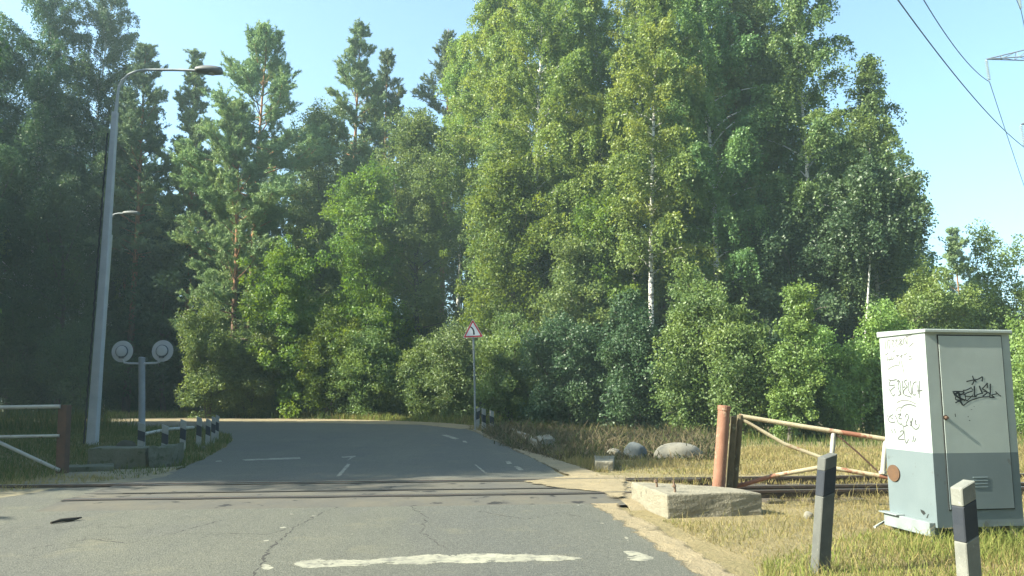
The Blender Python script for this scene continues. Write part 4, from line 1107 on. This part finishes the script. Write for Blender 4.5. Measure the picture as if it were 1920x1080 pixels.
def pine_geo(Ht, Rc, hb, seed, dens=1.0, pointed=0.5, needle=0.15):
    r = np.random.RandomState(seed); tb = MB(); tp = trunk_path(Ht, r, 0.25); Q = []
    r0 = 0.0095 * Ht + 0.02
    tb.tube([tuple(p) for p in tp], [r0 * (1 - 0.92 * k / 11) for k in range(12)], 9, False)
    for k in range(int(hb * 1.3)):        # dead stubs below the crown
        h = hb * (0.25 + 0.75 * r.rand()); pts = path(trunk_at(tp, h), r.rand() * 6.28, R(5 + 15 * r.randn()), 0.5 + 1.4 * r.rand(), R(25), 4, r)
        tb.tube([tuple(p) for p in pts], [0.022, 0.018, 0.014, 0.01, 0.005], 4, False)
    nwh = int((Ht - hb) / 0.72)
    for i in range(nwh):
        t = (i + 0.3 * r.rand()) / nwh; h = hb + (Ht - 0.3 - hb) * t
        prof = (1 - t) ** (0.5 + 0.6 * pointed) * (0.7 + 0.7 * t if t < 0.4 else 1) + 0.07
        for q_ in range(4 + (r.rand() > 0.4)):
            if r.rand() < 0.13: continue
            L = Rc * 1.15 * prof * (0.55 + 0.65 * r.rand())
            el = R(4 + 48 * t + 9 * r.randn())
            pts = path(trunk_at(tp, h), i * 1.1 + q_ * 1.4 + r.randn() * 0.25, el, L, -R(22), 5, r, 0.05)
            tb.tube([tuple(p) for p in pts], [max(0.008, 0.011 * L * (1 - 0.85 * k / 5) + 0.008) for k in range(6)], 4, False)
            ns = int((6 + 9 * L) * dens)
            us = 0.3 + 0.7 * r.rand(ns) ** 0.7; us[:2] = 1.0
            o = along(pts, us) + r.randn(ns, 3) * np.array([0.16, 0.16, 0.1]) * (0.4 + 0.3 * L); bd = unit((pts[-1] - pts[0])[None])[0]
            for j_ in range(ns):
                sd = bd + r.randn(3) * np.array([0.8, 0.8, 0.28]) + np.array([0, 0, 0.35]); sd /= np.linalg.norm(sd)
                sL = (0.28 + 0.34 * r.rand()) * (0.75 + 0.15 * L)
                m_ = int(38 * dens); s_ = r.rand(m_) ** 0.8
                nd = unit(sd + r.randn(m_, 3) * 0.55)
                c = o[j_] + sd * (s_ * sL)[:, None] + nd * needle * 0.6 + r.randn(m_, 3) * 0.02
                z = needle * (0.8 + 0.4 * r.rand(m_))
                Q.append(leaf_quads(c, r.randn(m_, 3), nd, z, z * 0.13 + 0.004, r))
    return tb, np.concatenate(Q)

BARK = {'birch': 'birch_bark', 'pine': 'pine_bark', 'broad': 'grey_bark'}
NLEAF = [0]
def plant(name, geo, bark, leafm, loc, label, cat, group=None, rot=0.0, scale=1.0):
    tb, Qv = geo; NLEAF[0] += len(Qv)
    root = thing(name, label, cat, loc, group)
    t = tb.build('trunk' if cat == 'tree' else 'stems', M[bark], None, recalc=False); t.parent = root
    for p in t.data.polygons: p.use_smooth = True
    quads_object('crown' if cat == 'tree' else 'foliage', Qv, M[leafm], root)
    root.rotation_euler.z = rot; root.scale = (scale,) * 3
    return root
def copy_plant(src, loc, rot, scale, label, group, leafm=None, wide=1.0):
    c = src.copy(); COL.objects.link(c); c.location = loc; c.rotation_euler.z = rot; c.scale = (scale * wide * (0.9 + 0.2 * random.random()),) * 2 + (scale,)
    c['label'] = label; c['group'] = group
    for ch in src.children:
        d = ch.copy(); COL.objects.link(d); d.parent = c
        if leafm and ch.name.split('.')[0] in ('crown', 'foliage'):
            d.material_slots[0].link = 'OBJECT'; d.material_slots[0].material = M[leafm]
    return c
def top_h(px, py, Y): return P(px, py, Y).z
SEED = [100]
EDGE = {}
def tree(kind, px, Y, top, wpx, hbpx, leafm, label, key=None, **kw):
    """kind of tree at photo column px, distance Y, its top row (or height in m if negative), crown width in px, crown base row"""
    SEED[0] += 1
    Ht = -top if top < 0 else top_h(px, top, Y)
    x = P(px, 700, Y).x; Rc = wpx / FPX * Y / 2; hb = max(0.25, top_h(px, hbpx, Y))
    f = {'birch': birch_geo, 'pine': pine_geo, 'broad': broad_geo}[kind]
    nm = {'birch': 'birch_tree', 'pine': 'pine_tree', 'broad': 'leafy_tree'}[kind]
    g_ = f(Ht, Rc, hb, SEED[0], **kw)
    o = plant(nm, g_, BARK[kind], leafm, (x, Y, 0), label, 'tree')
    if key: EDGE.setdefault(key, []).append((o, Ht))
    return o
def bush(px, Y, top, wpx, leafm, label, name='bush', stems=6, key=None, **kw):
    SEED[0] += 1
    Ht = top_h(px, top, Y); x = P(px, 700, Y).x; Rc = wpx / FPX * Y / 2
    g_ = broad_geo(Ht, Rc, kw.pop('hb', 0.03 * Ht), SEED[0], stems=stems, cl=kw.pop('cl', 0.42), leaf=kw.pop('leaf', 0.07) * 0.66, **kw)
    o = plant(name, g_, 'grey_bark', leafm, (x, Y, 0), label, 'bush' if name == 'bush' else 'tree')
    if key: EDGE.setdefault(key, []).append((o, Ht))
    return o

# --- left: dark trees
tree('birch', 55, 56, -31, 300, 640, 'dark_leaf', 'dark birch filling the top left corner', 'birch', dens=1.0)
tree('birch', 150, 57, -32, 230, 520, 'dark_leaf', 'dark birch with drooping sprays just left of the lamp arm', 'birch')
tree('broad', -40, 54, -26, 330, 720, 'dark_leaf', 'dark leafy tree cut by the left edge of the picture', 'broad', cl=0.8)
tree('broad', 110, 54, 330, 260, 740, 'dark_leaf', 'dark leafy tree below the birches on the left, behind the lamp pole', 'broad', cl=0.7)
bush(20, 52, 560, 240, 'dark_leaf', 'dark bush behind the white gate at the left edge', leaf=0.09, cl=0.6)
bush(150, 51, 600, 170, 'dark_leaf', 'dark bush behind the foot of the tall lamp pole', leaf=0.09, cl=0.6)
# --- pines
tree('pine', 240, 55, 78, 190, 480, 'pine_blue_needle', 'tall thin pine behind the curved arm of the lamp', 'pine', pointed=0.4)
tree('pine', 345, 56, 90, 165, 500, 'pine_needle', 'pointed pine right of the lamp arm pine, below the lamp head', 'pine', pointed=0.8)
tree('pine', 470, 52, 64, 285, 420, 'pine_needle', 'broad tall pine with orange trunk, right of the lamp head', 'pine', pointed=0.2)
tree('pine', 432, 49.5, 190, 230, 640, 'pine_needle', 'lower pine with wide layered boughs reaching down to the left bushes', 'pine', pointed=0.3)
tree('pine', 655, 58, 42, 190, 420, 'pine_needle', 'slim pine with a spiky top, standing highest among the middle pines', 'pine', pointed=0.8)
tree('pine', 724, 60, 88, 160, 400, 'pine_blue_needle', 'small dark pine top right of the spiky pine', 'pine', pointed=0.9)
tree('pine', 822, 60, 54, 170, 350, 'pine_blue_needle', 'bluish pine rising behind the pale birch in the middle', 'pine', pointed=0.7)
tree('broad', 590, 55, 190, 150, 640, 'aspen_leaf', 'grey green leafy tree between the broad pine and the spiky pine', 'broad', cl=0.7)
# --- middle broadleaf
tree('broad', 545, 46.5, 468, 160, 770, 'maple_leaf', 'bright green young maple left of the road end', 'maple', cl=0.55, per=150)
tree('broad', 700, 47, 330, 190, 700, 'maple_leaf', 'tall bright green maple behind the road end', 'maple', cl=0.65, per=150)
tree('broad', 790, 48.5, 230, 190, 620, 'bush_leaf', 'tall mid green leafy tree in front of the pale birch', 'broad', cl=0.65)
tree('birch', 850, 51, 68, 150, 480, 'birch_leaf', 'pale slender birch left of the great middle birch', 'birch')
tree('broad', 938, 50, -34, 130, 300, 'aspen_leaf', 'bluish green aspen top behind the great middle birch', 'broad', cl=0.6)
tree('birch', 1005, 42, -25.5, 255, 560, 'birch_leaf', 'great yellow green birch in the middle, right above the bend sign', 'birch', dens=1.15)
tree('broad', 960, 41.5, 330, 230, 700, 'maple_leaf', 'yellow green maple just above the bend sign', 'maple', cl=0.6, per=150)
tree('birch', 1138, 42, -27, 150, 520, 'birch_leaf', 'tall thin birch with a white upper trunk right of the great birch', 'birch')
tree('birch', 1225, 37, -22.5, 190, 520, 'birch_leaf', 'birch with white lower trunk above the dark middle bush', 'birch')
tree('birch', 1345, 38, -25, 240, 560, 'birch_dark_leaf', 'full green birch in the upper right middle, left of the darker one', 'birch', dens=1.1)
tree('broad', 1430, 40, -24, 220, 600, 'aspen_leaf', 'dark dense aspen between the two upper right birches', 'broad', cl=0.7)
tree('birch', 1530, 38, -23.5, 230, 560, 'birch_dark_leaf', 'tall birch at the upper right end of the wood', 'birch', dens=1.1)
tree('birch', 1672, 36.5, 108, 150, 560, 'birch_dark_leaf', 'drooping birch at the right edge of the wood, against the blue sky', 'birch', weep=1.2)
tree('birch', 1612, 35, 330, 200, 480, 'dark_leaf', 'shorter dark birch with bare white trunk left of the white cabinet top', 'birch')
tree('broad', 1665, 38, 310, 130, 620, 'dark_leaf', 'dark leafy tree forming the lower right corner of the wood', 'broad', cl=0.6)
tree('broad', 1150, 39, 395, 180, 640, 'maple_leaf', 'small yellow green maple between the birch trunks right of the sign', 'maple', cl=0.5)
tree('broad', 1080, 38, 480, 200, 740, 'bush_leaf', 'mid green young tree right of the bend sign', 'broad', cl=0.55)
tree('broad', 1470, 38, 430, 240, 700, 'dark_leaf', 'dark young tree behind the slim light sapling', 'broad', cl=0.6)
tree('birch', 1085, 46, -29, 190, 420, 'birch_leaf', 'airy birch top between the great birch and the white trunked thin birch', 'birch')
tree('birch', 1285, 43, -28, 220, 420, 'birch_leaf', 'tall yellowish birch behind and between the two front birches right of the middle', 'birch', dens=1.1)
tree('birch', 1410, 44, -29, 240, 420, 'birch_dark_leaf', 'tall deep green birch rising behind the dark aspen', 'birch', dens=1.1)
tree('birch', 930, 47, -27, 150, 420, 'birch_leaf', 'yellow green birch at the left shoulder of the great birch', 'birch')
tree('birch', 1185, 45, -29, 200, 420, 'birch_leaf', 'pale birch top between the thin white trunked birch and its right neighbour', 'birch')
# --- bushes along the edge
bush(395, 46, 590, 150, 'bush_leaf', 'green bush right of the crossing signal discs', leaf=0.085, cl=0.5)
bush(470, 46.5, 640, 140, 'bush_leaf', 'bush between the signal and the bright young maple', key='bush', leaf=0.085, cl=0.5)
bush(620, 45.5, 600, 150, 'maple_leaf', 'bright bush under the tall maple at the road end', leaf=0.09, cl=0.5)
bush(700, 45, 640, 160, 'bush_leaf', 'low bush in the middle of the road end', leaf=0.09, cl=0.5)
bush(790, 44, 660, 130, 'bush_leaf', 'low bush left of the bend sign at the road end', leaf=0.085, cl=0.5)
bush(860, 42, 620, 120, 'aspen_leaf', 'grey green bush just behind the bend sign pole', leaf=0.08, cl=0.5)
bush(960, 35, 600, 180, 'bush_leaf', 'mid green bush immediately right of the bend sign', leaf=0.075)
bush(1060, 31, 610, 190, 'dark_leaf', 'large dark bush above the dry weeds right of the sign', leaf=0.075)
bush(1192, 29, 575, 170, 'dark_leaf', 'dark bush in front of the birch trunk above the boulders', leaf=0.075)
bush(1300, 27, 512, 170, 'bush_leaf', 'tall green bush above the long pale boulder', key='bush', leaf=0.07, per=150)
bush(1390, 26, 590, 160, 'bush_leaf', 'rounded bush above the red gate post', leaf=0.07)
bush(1475, 24.3, 532, 60, 'willow_leaf', 'slim light green sapling pointing up behind the sagging gate', name='sapling', stems=1, top_round=1.3, leaf=0.065, cl=0.3)
bush(1480, 26.5, 650, 150, 'dark_leaf', 'low dark bush at the foot of the slim sapling', leaf=0.07)
bush(1565, 26, 640, 110, 'willow_leaf', 'light green bush between the sapling and the white cabinet', leaf=0.065, cl=0.35)
bush(1650, 26.5, 590, 130, 'willow_leaf', 'light bush touching the left side of the white cabinet top', leaf=0.07)
bush(1745, 33, 520, 210, 'willow_leaf', 'bright willow bush rising behind the white cabinet', leaf=0.075, per=150, key='willow')
bush(1860, 35, 448, 240, 'willow_leaf', 'big bright willow bush at the right edge behind the white cabinet', leaf=0.08, cl=0.5, per=150, key='willow')
bush(1960, 26, 620, 200, 'willow_leaf', 'willow bush cut by the right edge, lowest on the right of the cabinet', leaf=0.07)
tree('pine', 1815, 70, 424, 90, 640, 'pine_needle', 'small distant tree top above the willows under the wires', 'pine', pointed=0.5)

# --- the wood behind: copies of the trees above
random.seed(5)
pool = {k: v for k, v in EDGE.items()}
cnt = 0
def fill(n, pxr, Yr, kinds, hr, group, leafm=None):
    for i in range(n):
        k = random.choice(kinds); src, Hs = random.choice(pool[k])
        px = pxr[0] + (pxr[1] - pxr[0]) * (i + random.random()) / n
        Y = random.uniform(*Yr); Ht = random.uniform(*hr)
        lab = {'birch': 'birch standing deep in the wood behind the front trees', 'pine': 'pine standing deep in the wood behind the front trees', 'broad': 'leafy tree standing deep in the wood behind the front trees', 'maple': 'leafy tree standing deep in the wood behind the front trees'}[k]
        copy_plant(src, ((px - 960) / FPX * Y, Y, 0), random.random() * 6.28, Ht / Hs, lab, group, leafm)
fill(14, (180, 900), (58, 72), ['pine', 'pine', 'birch'], (15, 20), 'trees deep in the wood', None)
fill(13, (190, 900), (62, 76), ['pine', 'broad', 'pine'], (20, 25.5), 'trees deep in the wood', None)
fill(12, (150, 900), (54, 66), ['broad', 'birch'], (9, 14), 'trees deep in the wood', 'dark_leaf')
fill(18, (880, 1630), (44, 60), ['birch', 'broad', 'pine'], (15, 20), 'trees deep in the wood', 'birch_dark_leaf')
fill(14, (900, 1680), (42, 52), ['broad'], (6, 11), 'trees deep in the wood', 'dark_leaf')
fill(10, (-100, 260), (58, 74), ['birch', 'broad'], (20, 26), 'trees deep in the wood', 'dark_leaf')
fill(9, (1720, 2050), (60, 100), ['broad', 'birch'], (7, 11), 'trees deep in the wood', None)
for k_ in ('willow',): pool[k_] = EDGE[k_]
for i in range(46):
    src, Hs = pool['bush'][i % len(pool['bush'])]
    px = 60 + 1740 * (i + random.random()) / 46; Y = random.uniform(50, 66) if px < 900 else random.uniform(41, 56)
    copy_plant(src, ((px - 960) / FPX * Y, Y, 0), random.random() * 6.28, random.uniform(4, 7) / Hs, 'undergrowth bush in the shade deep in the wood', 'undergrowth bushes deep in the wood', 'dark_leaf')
# trees left of the picture that shade the road
shade = [(-13.2, 13.4, 9.5), (-17, 12.8, 14), (-20, 12.6, 17), (-24, 12.5, 19)]
for k in range(10):
    y = 14.6 + 1.9 * k; x = -0.64 * y - 7.2 - 1.5 * random.random()
    shade.append((x, y, (2.5 - x) * 0.72)); shade.append((x - 6 - 3 * random.random(), y + 0.9, (2.5 - x) * 0.72 + 4.5))
for k in range(7):
    y = 44 + 2.6 * k; x = -0.64 * y - 8; shade.append((x, y, (-19 - x) * 0.72 + 4))
for i, (x, y, h_) in enumerate(shade):
    k = 'birch' if i % 3 == 2 else 'broad'; src, Hs = pool[k][i % len(pool[k])]
    copy_plant(src, (x, y, 0), i * 1.3, h_ / Hs, 'tree standing left of the picture beside the railway', 'trees left of the crossing', None, (1.75, 1.35, 1.35, 1.35)[i] if i < 4 else 1.0)
# unseen trees added behind the camera to cut sky light on front faces
for i in range(30):
    k = ('broad', 'birch')[i % 2]; src, Hs = pool[k][i % len(pool[k])]
    a = R(195 + 150 * i / 29.0); d_ = 15 + 5 * (i % 3)
    copy_plant(src, (d_ * math.cos(a) * 1.1 + 2, d_ * math.sin(a) - 2, 0), i * 1.7, (15 + 4 * (i % 3)) / Hs, 'unseen tree added behind the camera to cut sky light', 'light blocking trees added behind the camera')
print('leaves', NLEAF[0])

# ------------------------------------------------------------------ grass and weeds
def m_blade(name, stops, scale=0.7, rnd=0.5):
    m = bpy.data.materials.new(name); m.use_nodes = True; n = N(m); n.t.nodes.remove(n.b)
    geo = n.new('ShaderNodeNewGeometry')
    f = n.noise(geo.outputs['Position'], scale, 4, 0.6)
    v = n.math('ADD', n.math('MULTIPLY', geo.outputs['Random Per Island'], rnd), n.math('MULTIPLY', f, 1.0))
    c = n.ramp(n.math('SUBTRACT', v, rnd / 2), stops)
    d = n.new('ShaderNodeBsdfDiffuse'); t = n.new('ShaderNodeBsdfTranslucent'); n.link(c, d.inputs[0]); n.link(c, t.inputs[0])
    a = n.new('ShaderNodeMixShader'); a.inputs[0].default_value = 0.35
    n.link(d.outputs[0], a.inputs[1]); n.link(t.outputs[0], a.inputs[2]); n.link(a.outputs[0], n.t.nodes['Material Output'].inputs['Surface'])
    return m
straw, straw2, green, green2 = (0.302, 0.244, 0.109), (0.218, 0.176, 0.076), (0.126, 0.155, 0.042), (0.071, 0.109, 0.029)
M['dry_grass'] = m_blade('dry_grass', [(0.22, (0.160, 0.176, 0.050)), (0.36, (0.235, 0.210, 0.076)), (0.46, (0.311, 0.260, 0.126)), (0.7, (0.260, 0.210, 0.092))])
M['green_grass'] = m_blade('green_grass', [(0.3, green), (0.47, (0.168, 0.210, 0.055)), (0.6, (0.252, 0.252, 0.084)), (0.76, straw)])
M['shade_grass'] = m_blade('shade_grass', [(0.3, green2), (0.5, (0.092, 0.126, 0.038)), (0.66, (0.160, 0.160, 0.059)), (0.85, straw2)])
M['weed'] = m_blade('weed', [(0.25, (0.07, 0.085, 0.035)), (0.45, (0.12, 0.105, 0.06)), (0.6, (0.19, 0.155, 0.1)), (0.8, (0.1, 0.085, 0.05))], 0.9, 0.7)
def blades(name, poly, n, hr, wd, m, seed, lean=0.5, keep=None, clump=0.0, flat=0.0, avoid=()):
    r = np.random.RandomState(seed); poly = np.array([(p[0], p[1]) for p in poly])
    lo, hi = poly.min(0), poly.max(0); X = []; Y = []; tot = 0
    while tot < n:
        x = lo[0] + (hi[0] - lo[0]) * r.rand(n * 2); y = lo[1] + (hi[1] - lo[1]) * r.rand(n * 2)
        k = inpoly(x, y, poly)
        for av in avoid: k &= ~inpoly(x, y, av)
        if clump:
            k &= r.rand(len(x)) < (1 - clump) + clump * np.clip(0.5 + 0.9 * (np.sin(x * 2.3 + 1.7 * np.sin(y * 1.9)) * np.cos(y * 2.7 + seed)) + 0.4 * r.randn(len(x)) * 0.5, 0, 1)
        X.append(x[k]); Y.append(y[k]); tot += k.sum()
    x = np.concatenate(X)[:n]; y = np.concatenate(Y)[:n]
    if 1:
        big = 0.55 + 0.75 * np.clip(0.5 + 0.5 * np.sin(x * 1.3 + np.cos(y * 1.7) * 2), 0, 1)
        h = (hr[0] + (hr[1] - hr[0]) * r.rand(n) ** 1.8) * big
    az = r.rand(n) * 6.28; ln = lean * (0.3 + r.rand(n)) + flat * (r.rand(n) < 0.35)
    z0 = np.full(n, -0.03)
    b0 = np.stack([x, y, z0], 1); d = np.stack([np.cos(az), np.sin(az), np.zeros(n)], 1)
    fa = r.rand(n) * 6.28; s = np.stack([np.cos(fa), np.sin(fa), np.zeros(n)], 1) * (wd * (0.6 + 0.8 * r.rand(n)))[:, None]
    up_ = np.array([0, 0, 1.0])
    mid = b0 + up_ * (h * 0.6)[:, None] * np.cos(ln * 0.5)[:, None] + d * (h * 0.6 * np.sin(ln * 0.5))[:, None]
    tip = mid + up_ * (h * 0.45 * np.cos(ln * 1.3))[:, None] + d * (h * 0.45 * np.sin(ln * 1.3))[:, None]
    # two quads per blade that share an edge, so each blade is one island
    V = np.stack([b0 - s * 0.5, b0 + s * 0.5, mid + s * 0.4, mid - s * 0.4, tip + s * 0.08, tip - s * 0.08], 1)
    me = bpy.data.meshes.new(name); me.vertices.add(n * 6); me.vertices.foreach_set('co', V.astype(np.float32).reshape(-1))
    idx = (np.arange(n) * 6)[:, None] + np.array([0, 1, 2, 3, 3, 2, 4, 5])[None]
    me.loops.add(n * 8); me.loops.foreach_set('vertex_index', idx.astype(np.int32).reshape(-1))
    me.polygons.add(n * 2); me.polygons.foreach_set('loop_start', np.arange(0, n * 8, 4, dtype=np.int32))
    me.materials.append(m); me.update(calc_edges=True)
    o = bpy.data.objects.new(name, me); COL.objects.link(o); o['kind'] = 'stuff'
    return o
cc_, cs_ = math.cos(CROT), math.sin(CROT)
cabp = [(CX0 + cc_ * a - cs_ * b, CY0 + cs_ * a + cc_ * b) for a, b in ((-0.02, -0.28), (CX1 - CX0, -0.28), (CX1 - CX0, CY1 - CY0), (-0.02, CY1 - CY0))]
blkp = [(p.x, p.y) for p in blk]
rightg = gp([(1450, 1100), (1400, 1040), (1300, 1000), (1240, 972), (1430, 975), (1436, 935), (1500, 930), (1660, 927), (1960, 925)]) + [Vector((9, 9.5, 0)), Vector((8, 4.5, 0)), Vector((3.0, 4.4, 0))]
blades('dry_grass', rightg, 46000, (0.02, 0.09), 0.005, M['dry_grass'], 1, 0.8, clump=0.6, flat=0.8, avoid=(cabp, blkp))
blades('loose_straw', rightg, 2600, (0.12, 0.34), 0.005, M['dry_grass'], 31, 1.2, clump=0.4, flat=1.2, avoid=(cabp, blkp))
blades('green_grass', gp([(1420, 1110), (1430, 1050), (1540, 1010), (1680, 990), (1960, 980)]) + [Vector((8, 4.4, 0)), Vector((3, 4.4, 0))], 32000, (0.03, 0.2), 0.0055, M['green_grass'], 2, 1.0, clump=0.5)
blades('grass', gp([(1150, 885), (1330, 888), (1660, 886), (1990, 884), (1990, 835), (1660, 838), (1400, 838), (1330, 858), (1200, 862), (1140, 868)]), 34000, (0.03, 0.17), 0.010, M['dry_grass'], 3, 0.7, clump=0.4, flat=0.5)
blades('grass', gp([(1100, 915), (1330, 906), (1660, 908), (1960, 908), (1960, 888), (1660, 890), (1100, 898)]), 4500, (0.03, 0.14), 0.008, M['dry_grass'], 13, 0.8, clump=0.6)
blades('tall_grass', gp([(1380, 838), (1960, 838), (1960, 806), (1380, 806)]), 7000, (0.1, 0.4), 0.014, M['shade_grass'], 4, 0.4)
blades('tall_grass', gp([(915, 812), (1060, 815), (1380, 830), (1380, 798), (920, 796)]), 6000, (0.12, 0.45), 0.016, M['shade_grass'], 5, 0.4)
blades('dry_brush', gp([(905, 812), (960, 840), (1050, 862), (1140, 860), (1330, 862), (1350, 822), (1200, 812), (1000, 805), (920, 802)]), 42000, (0.1, 0.5), 0.03, M['weed'], 6, 1.5, clump=0.6, flat=0.9)
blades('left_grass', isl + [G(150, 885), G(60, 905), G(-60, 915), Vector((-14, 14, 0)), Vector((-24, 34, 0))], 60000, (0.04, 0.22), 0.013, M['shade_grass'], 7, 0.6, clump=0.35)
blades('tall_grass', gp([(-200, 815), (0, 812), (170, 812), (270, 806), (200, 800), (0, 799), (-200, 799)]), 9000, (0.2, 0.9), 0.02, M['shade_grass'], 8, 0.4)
blades('far_grass', gp([(200, 784.5), (330, 783.5), (470, 781.5), (560, 784), (760, 790), (870, 795), (900, 798), (890, 793), (700, 784), (480, 779.5), (200, 781)]), 22000, (0.08, 0.4), 0.03, M['green_grass'], 9, 0.5, clump=0.3)
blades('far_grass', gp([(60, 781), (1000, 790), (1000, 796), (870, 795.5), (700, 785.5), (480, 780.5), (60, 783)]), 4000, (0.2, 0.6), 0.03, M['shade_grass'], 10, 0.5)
blades('verge_grass', gp([(880, 803), (915, 812), (1000, 846), (1100, 880), (1140, 885), (1150, 868), (1050, 858), (960, 835), (920, 806)]), 5000, (0.04, 0.25), 0.012, M['dry_grass'], 11, 0.7, clump=0.7)
blades('left_straw', gp([(0, 905), (150, 890), (300, 885), (330, 880), (300, 893), (200, 903), (60, 918), (0, 925)]), 3000, (0.03, 0.14), 0.01, M['dry_grass'], 12, 0.9, clump=0.7, flat=0.8)

# ------------------------------------------------------------------ thin volume added to imitate the pale veil of the windscreen
hz = MB(); hz.box((0, 100, 29), (900, 420, 64))
hm = bpy.data.materials.new('windscreen_veil'); hm.use_nodes = True
hn = N(hm); hn.t.nodes.remove(hn.b)
pv = hn.new('ShaderNodeVolumePrincipled'); pv.inputs['Color'].default_value = (0.7, 0.95, 1.0, 1); pv.inputs['Density'].default_value = 0.001; pv.inputs['Anisotropy'].default_value = 0.2
hn.link(pv.outputs[0], hn.t.nodes['Material Output'].inputs['Volume'])
ho = hz.build('windscreen_veil', hm); ho['kind'] = 'stuff'
S.cycles.volume_bounces = 0
